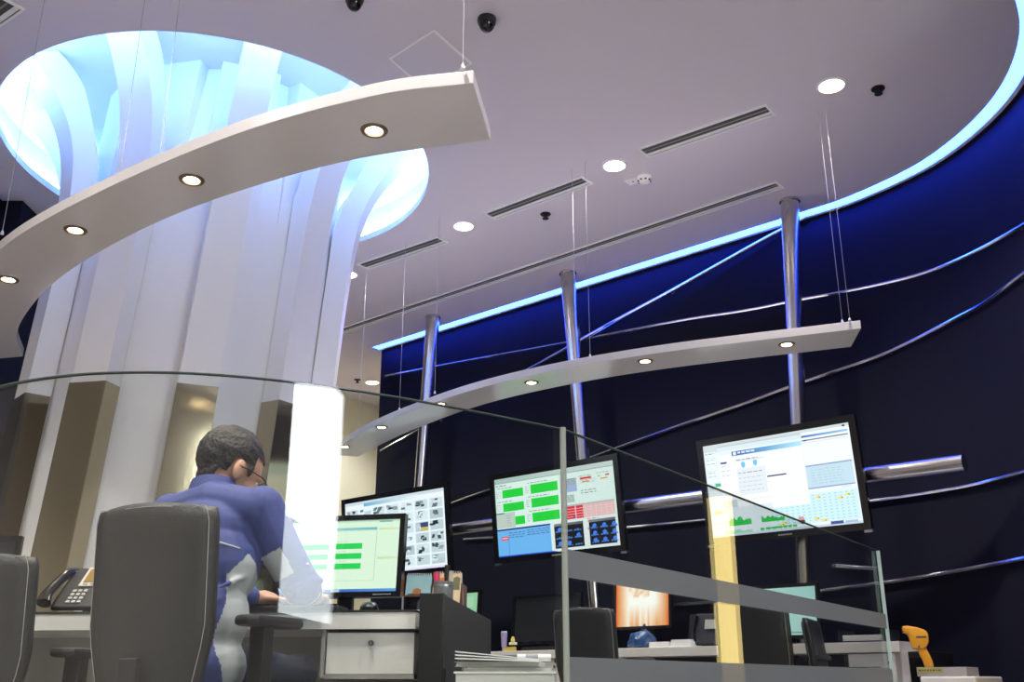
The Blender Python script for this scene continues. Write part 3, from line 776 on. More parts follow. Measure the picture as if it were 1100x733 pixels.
# ------------------------------------------------------------------ chairs
def make_chair(label):
    t = thing('office_chair', label, 'chair', (0, 0, 0), 0, 'black leather office chairs')
    # backrest: rounded slab, narrower at the foot, slightly dished
    rows = []; zs = [0.47, 0.50, 0.56, 0.62, 0.68, 0.76, 0.84, 0.91, 0.955, 0.985, 1.0]
    def hw(z):
        if z < 0.66: return 0.155 + 0.045 * (z - 0.47) / 0.19
        if z > 0.955: return 0.20 - 0.014 * ((z - 0.955) / 0.045) ** 2
        return 0.20
    vs = []; fs = []; nx = 9
    for side in (0, 1):
        for z in zs:
            for i in range(nx):
                s = -1 + 2 * i / (nx - 1); e = max(abs(s) - 0.8, 0) / 0.2
                ez = 1.0 - 0.6 * max(0, (z - 0.955) / 0.045) - 0.6 * max(0, (0.50 - z) / 0.03)
                th = 0.024 * (1 - 0.55 * e * e) * ez
                y = -0.235 - 0.10 * (z - 0.47) ** 1.3 + 0.035 * s * s
                vs.append((s * hw(z), y + (th if side else -th), z - (0.015 * s * s if z > 0.99 else 0)))
    nz = len(zs); off_ = nz * nx
    for side in (0, 1):
        for j in range(nz - 1):
            for i in range(nx - 1):
                a = side * off_ + j * nx + i; fs.append((a, a + 1, a + nx + 1, a + nx))
    for j in range(nz - 1):
        for i in (0, nx - 1): a = j * nx + i; fs.append((a, a + nx, a + nx + off_, a + off_))
    for i in range(nx - 1):
        for j in (0, nz - 1): a = j * nx + i; fs.append((a, a + 1, a + 1 + off_, a + off_))
    mb = MB(); mb.add(vs, fs); back = mb.build('backrest', M_leather, t, smooth='all')
    pth = []
    for z in zs[1:]: pth.append((hw(z) - 0.012, -0.235 - 0.10 * (z - 0.47) ** 1.3 + 0.030 - 0.0185, z - 0.012))
    pth += [(x * hw(1.0), -0.235 - 0.10 * 0.53 ** 1.3 + 0.035 * x * x - 0.0125, 0.988 - 0.014 * x * x) for x in (0.7, 0.35, 0, -0.35, -0.7)]
    for z in zs[1:][::-1]: pth.append((-hw(z) + 0.012, -0.235 - 0.10 * (z - 0.47) ** 1.3 + 0.030 - 0.0185, z - 0.012))
    mb = MB(); mb.tube(pth, 0.0011, 6); mb.build('stitching', M_thread, back)
    mb = MB(); mb.box((0, 0.02, 0.455), (0.46, 0.46, 0.075)); mb.build('seat', M_leather, t, bevel=0.025, smooth=True)
    mb = MB(); mb.box((0, -0.24, 0.43), (0.06, 0.10, 0.03)); mb.box((0, -0.29, 0.50), (0.06, 0.018, 0.16)); mb.build('back_bracket', M_black, t, bevel=0.004)
    for sx in (-1, 1):
        mb = MB(); mb.box((sx * 0.235, -0.02, 0.55), (0.055, 0.05, 0.25)); mb.box((sx * 0.225, -0.02, 0.425), (0.12, 0.05, 0.022)); ar = mb.build('arm_post', M_black, t, bevel=0.006)
        mb = MB(); mb.box((sx * 0.235, 0.02, 0.685), (0.085, 0.26, 0.032)); mb.build('arm_pad', M_leather, ar, bevel=0.013, smooth=True)
    MB().tube([(0, 0, 0.10), (0, 0, 0.42)], 0.028, 16).build('gas_lift', M_steel, t, smooth=True)
    for k in range(5):
        a = 2 * pi * k / 5 + 0.3; e = Vector((math.cos(a) * 0.29, math.sin(a) * 0.29, 0.075))
        mb = MB(); mb.tube([(0, 0, 0.115), e], 0.02, 8, rs=[0.028, 0.018]); lg = mb.build('base_leg', M_black, t, smooth=True)
        tn = Vector((-math.sin(a), math.cos(a), 0))
        mb = MB(); mb.tube([e + Vector((0, 0, -0.046)) - tn * 0.02, e + Vector((0, 0, -0.046)) + tn * 0.02], 0.028, 14); mb.build('caster', M_black, lg, smooth=True)
    return t
chair0 = make_chair('black leather office chair holding the person in the blue jacket')
CH = R(-18)
chair0.location = (-0.94, 3.09, 0); chair0.rotation_euler.z = CH
def place_chair(loc, deg, label):
    c = copy_tree(chair0); c.location = loc; c.rotation_euler = (0, 0, R(deg)); c['label'] = label; return c
place_chair((-1.56, 3.25, 0), -8, 'black leather office chair cut by the left edge of the picture').scale.z = 0.88
pc = onn(648, 715, 5.05)
place_chair((pc.x, pc.y, 0), math.degrees(WR) + 10, 'black leather office chair behind the frosted glass before the glowing orange monitor').scale.z = 0.93
pc = onn(539, 700, 5.0)
place_chair((pc.x, pc.y, 0), math.degrees(WR) - 60, 'black leather office chair seen edge on behind the charcoal desk divider').scale.z = 0.96
pc = onn(828, 700, 5.10)
place_chair((pc.x, pc.y, 0), math.degrees(WR) + 6, 'black leather office chair behind the frosted glass before the cyan monitor').scale.z = 0.93
pc = onn(922, 700, 5.22)
place_chair((pc.x, pc.y, 0), math.degrees(WR) - 75, 'low black office chair behind the right end of the frosted glass').scale = (0.9, 0.9, 0.84)

# ------------------------------------------------------------------ near desk
DZ = 0.75
DA = R(-5)
D0 = Vector((-0.325, 3.475, 0))            # right front corner of the worktop
desk = thing('desk', 'long white desk with a locked drawer before the seated person', 'desk', D0, DA)
DL = 2.1
MB().box((-DL / 2, 0.38, DZ - 0.004), (DL, 0.76, 0.008)).build('worktop', M_darklam, desk)
MB().box((-DL / 2, 0.38, DZ - 0.035), (DL, 0.755, 0.054)).build('fascia', M_laminate, desk)
MB().box((-DL / 2, 0.62, 0.40), (DL - 0.04, 0.02, 0.60)).build('modesty_panel', M_grey, desk)
MB().box((-DL + 0.02, 0.38, 0.36), (0.03, 0.70, 0.68)).build('side_panel', M_laminate, desk)
MB().box((-0.155, 0.21, DZ - 0.0675), (0.300, 0.34, 0.011)).build('gap_shade_strip', M_slot, desk)  # solid dark strip drawn as the shade between fascia and drawer
dr = MB().box((-0.155, 0.20, DZ - 0.140), (0.300, 0.36, 0.134)).build('drawer', M_laminate, desk, bevel=0.002)
mb = MB(); mb.tube([(-0.150, 0.012, DZ - 0.108), (-0.150, 0.004, DZ - 0.108)], 0.0095, 16); lk = mb.build('lock', M_slot, dr, smooth=True)
MB().box((-0.150, 0.0032, DZ - 0.108), (0.003, 0.002, 0.010)).build('keyhole', M_alu, lk)
MB().box((-0.155, 0.19, DZ - 0.215), (0.306, 0.36, 0.014)).build('drawer_frame', M_grey, desk)
MB().box((-0.315, 0.19, DZ - 0.14), (0.012, 0.36, 0.156)).build('drawer_frame', M_grey, desk)
# charcoal divider
div = thing('desk_divider', 'charcoal desk divider panel at the right end of the near desk', 'divider', D0 + Vector((0.058, -0.06, 0)), DA)
MB().box((0.0, 0.02, 0.40), (0.082, 0.04, 0.80)).build('front_edge', M_black, div, bevel=0.003)
MB().box((0.016, 0.765, 0.398), (0.045, 1.45, 0.796)).build('panel', M_darklam, div, bevel=0.002)
MB().box((0.0415, 0.45, 0.28), (0.004, 0.80, 0.56)).build('lower_panel', M_darklam, div)
def on_desk(px, py, z=DZ): return onz(px, py, z)
# near monitor
def make_monitor(label, c, rz, w, h, draw, m_s, tilt=-6, zbase=None, bez=0.018, group='desk monitors', stand=True, marks=True, m_b=None):
    zb0 = zbase
    root = thing('monitor', label, 'monitor', (c.x, c.y, zb0), rz, group)
    M = Matrix.Translation((0, 0, c.z - zb0)) @ Matrix.Rotation(R(tilt), 4, 'X')
    frame_parts(root, w, h, bez, 0.05, M, m_b)
    s = Scr(w, h); draw(s); s.build('screen', m_s, root, M, 0.003)
    MB().box((0, 0.085, (c.z - zb0) / 2 + 0.01), (0.06, 0.03, c.z - zb0)).build('stand_neck', M_black, root, bevel=0.004)
    mb = MB(); mb.lathe([(0.11, 0), (0.11, 0.008), (0.09, 0.014), (0.02, 0.018)], n=28, c=(0, 0.07, 0)); mb.build('stand_base', M_black, root, smooth=True)
    return root
def draw_near(s):
    s.rect(0, 0, 1, 1, (228, 250, 226), 0); s.hgrad(0, .0, 1, .02, (150, 210, 200), (205, 225, 190)); s.hgrad(.0, .10, .80, .135, (190, 225, 225), (110, 190, 195)); s.rect(.0, .135, .80, .15, (206, 234, 220))
    s.rect(.80, .10, .803, .84, (150, 175, 160)); s.rect(.1, .84, .803, .843, (150, 175, 160)); s.hgrad(.82, .115, 1, .14, (205, 225, 160), (225, 240, 190)); s.hgrad(.82, .52, 1, .55, (205, 225, 170), (225, 240, 200))
    s.hgrad(.82, .01, .93, .03, (90, 160, 180), (120, 180, 190))
    for j, v in enumerate((.325, .465, .605)):
        s.rect(.14, v, .40, v + .075, (60, 214, 120)); s.rect(.46, v - .005, .685, v + .075, (8, 214, 84)); s.lines(.46, v - .035, .56, 1, .1, (190, 215, 195)); s.lines(.14, v - .035, .25, 1, .1, (190, 215, 195))
    s.lines(.2, .70, .40, 1, .1, (140, 165, 150), .009)
    s.hgrad(0, .955, .6, 1, (60, 100, 190), (60, 110, 200)); s.hgrad(.6, .955, 1, 1, (60, 110, 200), (90, 160, 230)); s.rect(.15, .96, .4, .995, (120, 175, 225)); s.rect(.45, .96, .52, .995, (190, 215, 230))
YM = 3.86
mc = (ony(303, 553, YM) + ony(428, 644, YM)) / 2
ml = make_monitor('desk monitor with green bars in front of the seated person', mc, R(-13), 0.475, 0.272, draw_near, M_scr, -5, DZ, 0.020)
txt_marks(ml, Matrix.Translation((0, 0, mc.z - DZ)) @ Matrix.Rotation(R(-5), 4, 'X'), 0.15, 0.22, -0.147, M_mark, 0.004, -0.0095, 'button_row')
# keyboard and mouse
kp = on_desk(345, 656.5); kb = thing('keyboard', 'black keyboard on the desk before the near monitor', 'keyboard', (-0.80, 3.63, DZ), DA)
MB().box((0, 0, 0.009), (0.42, 0.14, 0.018)).build('case', M_black, kb, bevel=0.004)
mb = MB()
for r_ in range(5):
    for k in range(15): mb.box((-0.189 + k * 0.027, -0.048 + r_ * 0.024, 0.021), (0.022, 0.019, 0.008))
ks = mb.build('keys', M_gloss, kb); ks['kind'] = 'stuff'
ms = thing('computer_mouse', 'dark computer mouse on the desk below the near monitor', 'mouse', (-0.50, 3.60, DZ), DA + R(20))
mb = MB(); mb.lathe([(0.034, 0.0), (0.037, 0.008), (0.034, 0.02), (0.022, 0.032), (0.001, 0.036)], n=20); mb.xf(Matrix.Diagonal((0.9, 1.55, 1, 1))); mb.build('shell', M_gloss, ms, smooth='all')
MB().tube([(-0.006, 0.03, 0.034), (0.006, 0.03, 0.034)], 0.006, 10).build('wheel', M_grey, ms)
# desk calendars
def calendar(px, y, label, colA, colB, w, h, spots, rz):
    p = ony(px, 640, y)
    root = thing('desk_calendar', label, 'calendar', (p.x, y, DZ), rz, 'desk calendars')
    b = 0.06
    for s_, mm in ((-1, 'cal_a_' + label[:9]), (1, 'cal_back')):
        m_ = mat(mm, colA if s_ < 0 else (0.75, 0.73, 0.68), 0.7, bump=0.03, vary=0.06, bscale=25)
        mb = MB(); mb.add([(-w / 2, s_ * b, 0), (w / 2, s_ * b, 0), (w / 2, s_ * 0.002, h), (-w / 2, s_ * 0.002, h), (-w / 2, s_ * b - s_ * 0.002, 0), (w / 2, s_ * b - s_ * 0.002, 0), (w / 2, 0, h), (-w / 2, 0, h)],
               [(0, 1, 2, 3), (5, 4, 7, 6), (0, 3, 7, 4), (1, 5, 6, 2), (0, 4, 5, 1), (3, 2, 6, 7)])
        pg = mb.build('page', m_, root)
        if s_ < 0:
            for i, (u0, v0, u1, v1, c_) in enumerate(spots):
                q = lambda u, v: ((u - .5) * w, -b + (b - 0.002) * v - 0.0008, v * h)
                mb = MB(); mb.add([q(u0, v0), q(u1, v0), q(u1, v1), q((u0 + u1) / 2, v1 + .04), q(u0, v1)], [(0, 1, 2, 3, 4)])
                mb.build('print_patch', mat('calendar_ink_%d' % (hash(c_) % 9999), srgb(*c_), 0.7, bump=0.02), pg)
    mb = MB()
    for k in range(int(w / 0.009)):
        x = -w / 2 + 0.006 + k * 0.009
        mb.tube([(x, 0.006 * math.cos(a), h + 0.001 + 0.006 * math.sin(a)) for a in (0, 1.05, 2.1, 3.15, 4.2, 5.25, 6.28)], 0.0012, 5, cap=False)
    mb.build('spiral_binding', M_alu, root)['kind'] = 'stuff'
    return root
calendar(450, 4.06, 'blue desk calendar with a painted boat on the near desk', srgb(150, 190, 200), None, 0.100, 0.172,
         [(.10, .44, .90, .56, (92, 66, 48)), (.3, .56, .62, .66, (170, 110, 60)), (.05, .34, .95, .42, (104, 136, 150))], DA)
calendar(481, 4.06, 'orange and cream desk calendar standing behind the pen pot', srgb(232, 206, 168), None, 0.112, 0.180,
         [(.02, .60, .66, .86, (224, 130, 60)), (.72, .62, .96, .88, (120, 120, 90)), (.06, .45, .62, .52, (236, 190, 140))], DA + R(-4))
# pen pot, pens, books, small shelf
pp = ony(476, 640, 3.80); pot = thing('pen_pot', 'grey cylindrical pen pot beside the charcoal divider', 'pen holder', (pp.x, 3.80, DZ))
MB().lathe([(0.035, 0), (0.037, 0.006), (0.037, 0.122), (0.034, 0.122), (0.034, 0.01), (0.001, 0.008)], n=24, cap=False).build('cup', mat('grey_plastic', (0.20, 0.20, 0.21), 0.4, bump=0.02), pot, smooth=True)
MB().lathe([(0.0372, 0.10), (0.038, 0.105), (0.0372, 0.11)], n=24, cap=False).build('rim_band', M_alu, pot, smooth=True)
def pen(dx, dy, tilt, col, ln, label, r=0.0055):
    t = thing('pen', label, 'pen', (pp.x + dx, 3.80 + dy, DZ + 0.012), 0, 'pens in the pen pot')
    d = Vector((math.sin(tilt), 0.05, math.cos(tilt))).normalized()
    m_ = mat('pen_' + label[:6], col, 0.4, bump=0.01)
    MB().tube([(0, 0, 0), d * ln * 0.75], r, 10).build('barrel', m_, t, smooth=True)
    MB().tube([d * ln * 0.75, d * ln], r * 1.25, 10).build('cap', m_, t, smooth=True)
pen(-0.018, 0.0, -0.06, (0.70, 0.06, 0.14), 0.145, 'pink red marker standing in the grey pen pot', 0.010)
pen(0.004, 0.006, 0.05, (0.01, 0.01, 0.01), 0.172, 'black marker standing in the grey pen pot', 0.008)
pen(0.022, -0.004, 0.03, (0.55, 0.50, 0.42), 0.150, 'beige pencil standing in the grey pen pot')
bk = ony(496, 640, 4.13); bkt = thing('binder', 'brown and white binder standing behind the desk calendars', 'binder', (bk.x, 4.13, DZ), DA)
MB().box((0, 0, 0.07), (0.022, 0.16, 0.14)).build('cover', mat('brown_card', (0.16, 0.07, 0.045), 0.6, bump=0.05), bkt, bevel=0.002)
MB().box((-0.014, 0, 0.065), (0.007, 0.15, 0.128)).build('pages', M_paper, bkt)
sh = ony(447, 648, 3.72); sht = thing('desk_tray', 'small dark desk tray beside the charcoal divider', 'tray', (sh.x + 0.005, 3.74, DZ), DA)
MB().box((0, 0, 0.004), (0.10, 0.10, 0.008)).build('tray_floor', M_darklam, sht)
MB().box((0, 0, 0.062), (0.10, 0.10, 0.006)).build('tray_top', mat('red_brown_edge', (0.12, 0.05, 0.04), 0.5, bump=0.02), sht)
MB().box((-0.047, 0, 0.033), (0.006, 0.10, 0.054)).build('tray_side', M_alu, sht)
MB().box((0, 0.047, 0.033), (0.10, 0.006, 0.054)).build('tray_back', M_black, sht)
sp = thing('tape_dispenser', 'small dark tape dispenser inside the desk tray', 'tape dispenser', (sh.x + 0.015, 3.725, DZ + 0.008), DA)
MB().tube([(-0.008, 0, 0.024), (0.008, 0, 0.024)], 0.022, 18).build('roll', mat('smoke_plastic', (0.10, 0.11, 0.14), 0.2, bump=0.01), sp, smooth=True)
MB().box((0.0, 0.0, 0.003), (0.024, 0.06, 0.006)).build('body', M_paper, sp)

# left part of the desk: desk phone and a dark monitor
ph = thing('desk_phone', 'dark desk phone with amber display left of the leather chair', 'phone', (-1.555, 3.66, DZ), R(-8))
Mp = Matrix.Rotation(R(-42), 4, 'X'); pc0 = Vector((0.03, 0.02, 0.085))
pl_ = lambda x, y, z: Mp @ Vector((x, y, z)) + pc0
MB().box(pc0, (0.19, 0.022, 0.20), M=Mp.to_3x3()).build('body', M_black, ph, bevel=0.006)
MB().box((0.045, 0.085, 0.04), (0.10, 0.05, 0.08)).build('stand', M_black, ph)
MB().box(pl_(0.028, -0.013, 0.047), (0.125, 0.008, 0.098), M=Mp.to_3x3()).build('display_frame', mat('silver_plastic', (0.50, 0.46, 0.40), 0.35, bump=0.02), ph, bevel=0.002)
MB().box(pl_(0.028, -0.017, 0.050), (0.100, 0.004, 0.066), M=Mp.to_3x3()).build('display', mat('amber_display', (0.26, 0.15, 0.03), 0.25, bump=0.01), ph)
for r_ in range(4):
    for k in range(3): MB().box(pl_(-0.035 + k * 0.021, -0.0135, -0.078 + r_ * 0.018), (0.014, 0.005, 0.011), M=Mp.to_3x3()).build('key', M_grey, ph)
for k in range(4): MB().box(pl_(-0.01 + k * 0.028, -0.018, 0.008), (0.016, 0.004, 0.007), M=Mp.to_3x3()).build('soft_key', M_grey, ph)
hp = spline([Vector((-0.075, -0.075, 0.03)), Vector((-0.08, -0.05, 0.065)), Vector((-0.078, 0.0, 0.108)), Vector((-0.072, 0.05, 0.142)), Vector((-0.065, 0.085, 0.142))], 5)
nh = len(hp)
hs = MB().tube(hp, 0.02, 12, rs=[0.026 - 0.010 * math.sin(pi * i / (nh - 1)) for i in range(nh)]).build('handset', M_gloss, ph, smooth=True)
pk = thing('number_pad', 'black numeric keypad on the desk left of the phone', 'keypad', (-1.80, 3.62, DZ), R(-4))
MB().box((0, 0, 0.02), (0.14, 0.12, 0.02), M=Matrix.Rotation(R(12), 3, 'X')).build('case', M_black, pk, bevel=0.003)
for r_ in range(4):
    for k in range(5):
        c_ = Matrix.Rotation(R(12), 3, 'X') @ Vector((-0.052 + k * 0.026, -0.042 + r_ * 0.027, 0.013)) + Vector((0, 0, 0.02))
        MB().box(c_, (0.019, 0.019, 0.008), M=Matrix.Rotation(R(12), 3, 'X')).build('key', M_grey, pk)
def draw_off(s): s.rect(0, 0, 1, 1, (12, 13, 15), 0)
mcl = ony(-48, 616, 3.95)
make_monitor('dark monitor at the left edge behind the cut off chair', mcl, R(12), 0.40, 0.26, draw_off, M_scr, -4, DZ, 0.02)

# ------------------------------------------------------------------ low white cabinet with papers
cbx = thing('low_cabinet', 'low white cabinet under a stack of papers behind the glass joint', 'cabinet', (-0.02, 3.10, 0), R(-3))
CT = EYE + 0.022
MB().box((0, 0.2, CT / 2), (0.29, 0.44, CT)).build('body', M_laminate, cbx, bevel=0.003)
MB().box((0, -0.024, CT - 0.17), (0.27, 0.012, 0.26)).build('door', M_laminate, cbx, bevel=0.002)
MB().box((0, 0.2, CT + 0.003), (0.30, 0.45, 0.006)).build('top', M_laminate, cbx)
MPg = mat('print_grey', (0.32, 0.33, 0.36), 0.8, bump=0.05)
for i, (dx, dy, rz_, w_, l_, lab, mm) in enumerate((
        (0.0, 0.06, 4, 0.27, 0.30, 'white paper folder at the bottom of the stack on the low cabinet', M_paper),
        (-0.01, 0.05, -6, 0.26, 0.28, 'white paper folder in the middle of the stack on the low cabinet', M_paper))):
    f_ = thing('paper_folder', lab, 'folder', (-0.02 + dx, 3.14 + dy + 0.1, CT + 0.0062 + i * 0.0145), R(rz_), 'papers on the low cabinet')
    MB().box((0, 0, 0.0005), (w_, l_, 0.001)).build('cover', M_laminate, f_)
    for k in range(4): MB().box((random.uniform(-.004, .004), random.uniform(-.004, .004), 0.0028 + k * 0.0027), (w_ - .01, l_ - .01, 0.0024)).build('sheet', mm, f_)
    MB().box((0, 0, 0.0133), (w_, l_, 0.001)).build('cover', M_laminate, f_)
f_ = thing('rolled_newspaper', 'folded newspaper lying on top of the paper stack', 'newspaper', (-0.03, 3.20, CT + 0.0352), R(-3), 'papers on the low cabinet')
for k in range(3):
    MB().box((-0.01, 0, 0.004 + k * 0.006), (0.25, 0.20, 0.0035), M=Matrix.Rotation(R(2 + 1.6 * k), 3, 'Y')).build('sheet', M_paper, f_)
MB().tube([(0.05, -0.09, 0.010), (0.15, -0.085, 0.010)], 0.0105, 14).build('rolled_end', M_paper, f_, smooth=True)
MB().tube([(0.075, -0.0885, 0.010), (0.112, -0.087, 0.010)], 0.0112, 14).build('print_patch', MPg, f_, smooth=True)

# ------------------------------------------------------------------ far desks along the navy wall
FD = 0.725
NF = 5.55
def far_desk(u0, u1, label, drawer_u=None):
    c = un((u0 + u1) / 2, NF); L = u1 - u0
    root = thing('desk', label, 'desk', c, WR, 'white desks along the navy wall')
    MB().box((0, 0.20, FD - 0.028), (L, 0.40, 0.056)).build('worktop', M_laminate, root, bevel=0.002)
    MB().box((0, 0.30, 0.34), (L - 0.06, 0.02, 0.66)).build('modesty_panel', M_darklam, root)
    for s_ in (-1, 1): MB().box((s_ * (L / 2 - 0.02), 0.2, 0.335), (0.03, 0.38, 0.67)).build('side_panel', M_laminate, root)
    if drawer_u is not None:
        x = drawer_u - (u0 + u1) / 2
        d = MB().box((x, 0.18, FD - 0.15), (0.42, 0.34, 0.18)).build('drawer', M_laminate, root, bevel=0.002)
        MB().tube([(x + 0.02, 0.012, FD - 0.11), (x + 0.02, 0.006, FD - 0.11)], 0.010, 12).build('lock', M_slot, d)
    return root
def upx(px, n=NF, py=700): return onn(px, py, n).dot(U)
far_desk(upx(500), upx(660), 'white desk below the dark monitor behind the glass joint', upx(592))
far_desk(upx(662), upx(800), 'white desk below the glowing orange monitor')
far_desk(upx(802), upx(967), 'white desk below the rightmost wall screen, beside the yellow scanner', upx(950))
def draw_fire(s):
    nx_, ny_ = 26, 16
    streak = [random.random() for _ in range(nx_ + 1)]
    def colr(i, j):
        u = i / nx_; v = j / ny_; e = min(1.0, min(u, 1 - u) * 4.0, v * 6 + .5)
        g = e ** 0.7
        if v > .5: g *= 1 - (v - .5) * 1.2 * (0.1 + 1.0 * streak[i])
        if v < .35 and .25 < u < .65: g *= 0.55 + 0.45 * random.random()
        g = max(0.0, min(1.0, g))
        return srgb(215 + 40 * g, 95 + 158 * g, 40 + 205 * g ** 1.3)
    G = [[colr(i, j) for j in range(ny_ + 1)] for i in range(nx_ + 1)]
    for i in range(nx_):
        for j in range(ny_):
            s.poly([(i / nx_, (j + 1) / ny_), ((i + 1) / nx_, (j + 1) / ny_), ((i + 1) / nx_, j / ny_), (i / nx_, j / ny_)], [G[i][j + 1], G[i + 1][j + 1], G[i + 1][j], G[i][j]], 1)
def far_monitor(TL, BR, n, label, draw, m_s, tilt=-4):
    a, b = onn(*TL, n), onn(*BR, n); c = (a + b) / 2
    return make_monitor(label, c, WR, (b - a).dot(U), a.z - b.z, draw, m_s, tilt, FD, 0.02)
far_monitor((661, 627), (720, 672), 5.80, 'monitor glowing white and orange behind the frosted glass', draw_fire, M_scr_hot)
far_monitor((553, 644), (622, 688), 5.80, 'switched off dark monitor behind the glass joint', draw_off, M_scr)
def draw_cyan(s): s.rect(0, 0, 1, 1, (176, 222, 214), 0); s.hgrad(0, 0, 1, .3, (186, 226, 218), (170, 220, 214)); s.rect(0, .93, 1, .96, (120, 150, 150))
far_monitor((803, 634), (880, 682), 5.75, 'monitor with a plain pale cyan screen below the rightmost wall screen', draw_cyan, M_scr)
def draw_green(s): s.rect(0, 0, 1, 1, (150, 200, 160), 0); s.rect(.1, .1, .9, .5, (165, 212, 175))
far_monitor((468, 640), (513, 668), 5.75, 'small monitor with a green screen behind the charcoal divider', draw_green, M_scr)
# clutter on the far desks
def far_at(px, n): 
    q = onn(px, 700, n); return Vector((q.x, q.y, FD))
pb_ = far_at(541.5, 5.66); t = thing('lotion_tube', 'lavender plastic tube standing beside the dark monitor', 'tube', pb_, WR)
mlav = mat('lavender_plastic', (0.34, 0.30, 0.50), 0.4, bump=0.01)
MB().lathe([(0.014, 0), (0.014, 0.03), (0.019, 0.034), (0.024, 0.13), (0.024, 0.135)], n=16).build('body', mlav, t, smooth=True)
MB().box((0, 0, 0.138), (0.05, 0.006, 0.012)).build('crimp', M_paper, t)
tb = far_at(551, 5.64); t = thing('toy_boat', 'tiny white and yellow toy beside the lavender tube', 'toy', tb + Vector((0, 0, 0)), WR)
MB().prism([(-0.03, -0.01), (0.03, -0.01), (0.04, 0), (0.03, 0.01), (-0.03, 0.01)], 0.045, 0.062).build('hull', M_paper, t, bevel=0.003)
MB().lathe([(0.012, 0), (0.012, 0.045)], n=12).build('stem', M_black, t)
MB().lathe([(0.014, 0.062), (0.016, 0.08), (0.008, 0.10), (0.001, 0.104)], n=14).build('figure', mat('toy_yellow', (0.62, 0.52, 0.10), 0.5, bump=0.02), t, smooth=True)
sn = far_at(548, 5.60); t = thing('sticky_notes', 'yellow sticky note pad lying before the dark monitor', 'note pad', sn, WR + 0.1)
for k in range(5): MB().box((0, 0, 0.003 + k * 0.006), (0.075 - .001 * k, 0.05, 0.0058)).build('sheet', mat('note_yellow', (0.55, 0.40, 0.06), 0.7, bump=0.03), t)
for (px, lab) in ((590, 'black keyboard before the dark far monitor'),):
    kq = far_at(px, 5.64); t = thing('keyboard', lab, 'keyboard', kq, WR)
    MB().box((0, 0, 0.012), (0.40, 0.13, 0.022)).build('case', M_black, t, bevel=0.004)
    mb = MB()
    for r_ in range(4):
        for k in range(13): mb.box((-0.18 + k * 0.03, -0.04 + r_ * 0.027, 0.026), (0.024, 0.021, 0.007))
    mb.build('keys', M_gloss, t)['kind'] = 'stuff'
bb = far_at(690, 5.68); t = thing('blue_bag', 'crumpled blue plastic bag below the glowing orange monitor', 'bag', bb, WR)
mb = MB(); prof = [(0.02, 0), (0.085, 0.01), (0.092, 0.05), (0.07, 0.085), (0.03, 0.105), (0.012, 0.115)]
mb.lathe(prof, n=18); mb.v = [Vector((v.x * 1.1 + 0.012 * math.sin(9 * v.y * 10 + v.z * 60), v.y * 0.7 + 0.008 * math.sin(v.x * 90), v.z + (0.010 * math.sin(v.x * 70 + v.y * 50) if v.z > 0.02 else 0))) for v in mb.v]
mb.build('bag_body', mat('blue_plastic', (0.02, 0.07, 0.20), 0.3, bump=0.3, bscale=40), t, smooth=True)
MB().tube([(0.0, 0, 0.105), (0.015, 0, 0.135), (0.03, 0, 0.15)], 0.008, 8).build('knot', MATS['blue_plastic'], t)
pq = far_at(722, 5.66)
for k, (dx, hgt, lab) in enumerate(((-0.06, 0.035, 'white paper pad below the right side of the orange monitor'), (0.105, 0.045, 'white paper box right of the orange monitor'))):
    t = thing('paper_pad', lab, 'paper', pq + U * dx, WR)
    for q in range(3): MB().box((0, 0, hgt * (q + .5) / 3), (0.15 - .004 * q, 0.12, hgt / 3 - 0.001)).build('sheet_block', M_paper, t)
ph2 = far_at(760, 5.68); t = thing('desk_phone', 'dark desk phone standing upright beside the yellow reflection', 'phone', ph2, WR + 0.2)
MB().box((0, 0.03, 0.105), (0.16, 0.03, 0.20), M=Matrix.Rotation(R(-20), 3, 'X')).build('body', M_black, t, bevel=0.006)
MB().box((0.03, 0.012, 0.135), (0.08, 0.006, 0.06), M=Matrix.Rotation(R(-20), 3, 'X')).build('display', M_grey, t)
MB().tube([(-0.09, -0.01, 0.03), (-0.095, 0.0, 0.09), (-0.085, 0.03, 0.19)], 0.02, 12, rs=[.026, .017, .026]).build('handset', M_gloss, t, smooth=True)
t = thing('photo_frame', 'small framed picture beside the upright desk phone', 'picture frame', far_at(786, 5.70), WR)
MB().box((0, 0.0, 0.085), (0.10, 0.014, 0.15), M=Matrix.Rotation(R(-8), 3, 'X')).build('frame', mat('pale_frame', (0.50, 0.44, 0.36), 0.5, bump=0.02), t, bevel=0.002)
MB().box((0, -0.009, 0.085), (0.075, 0.004, 0.12), M=Matrix.Rotation(R(-8), 3, 'X')).build('picture', mat('dark_picture', (0.07, 0.05, 0.05), 0.4, bump=0.02, vary=0.5, bscale=20), t)
# paper tray on the right desk
t = thing('paper_tray', 'grey paper tray with sheets on the right far desk', 'tray', far_at(935, 5.72), WR)
MB().box((0, 0, 0.004), (0.26, 0.22, 0.008)).build('tray_floor', M_black, t)
for s_ in (-1, 1): MB().box((s_ * 0.128, 0, 0.035), (0.006, 0.22, 0.07)).build('tray_side', M_black, t)
for k in range(4): MB().box((0, 0, 0.013 + k * 0.008), (0.22, 0.20, 0.006)).build('sheet', M_paper, t)
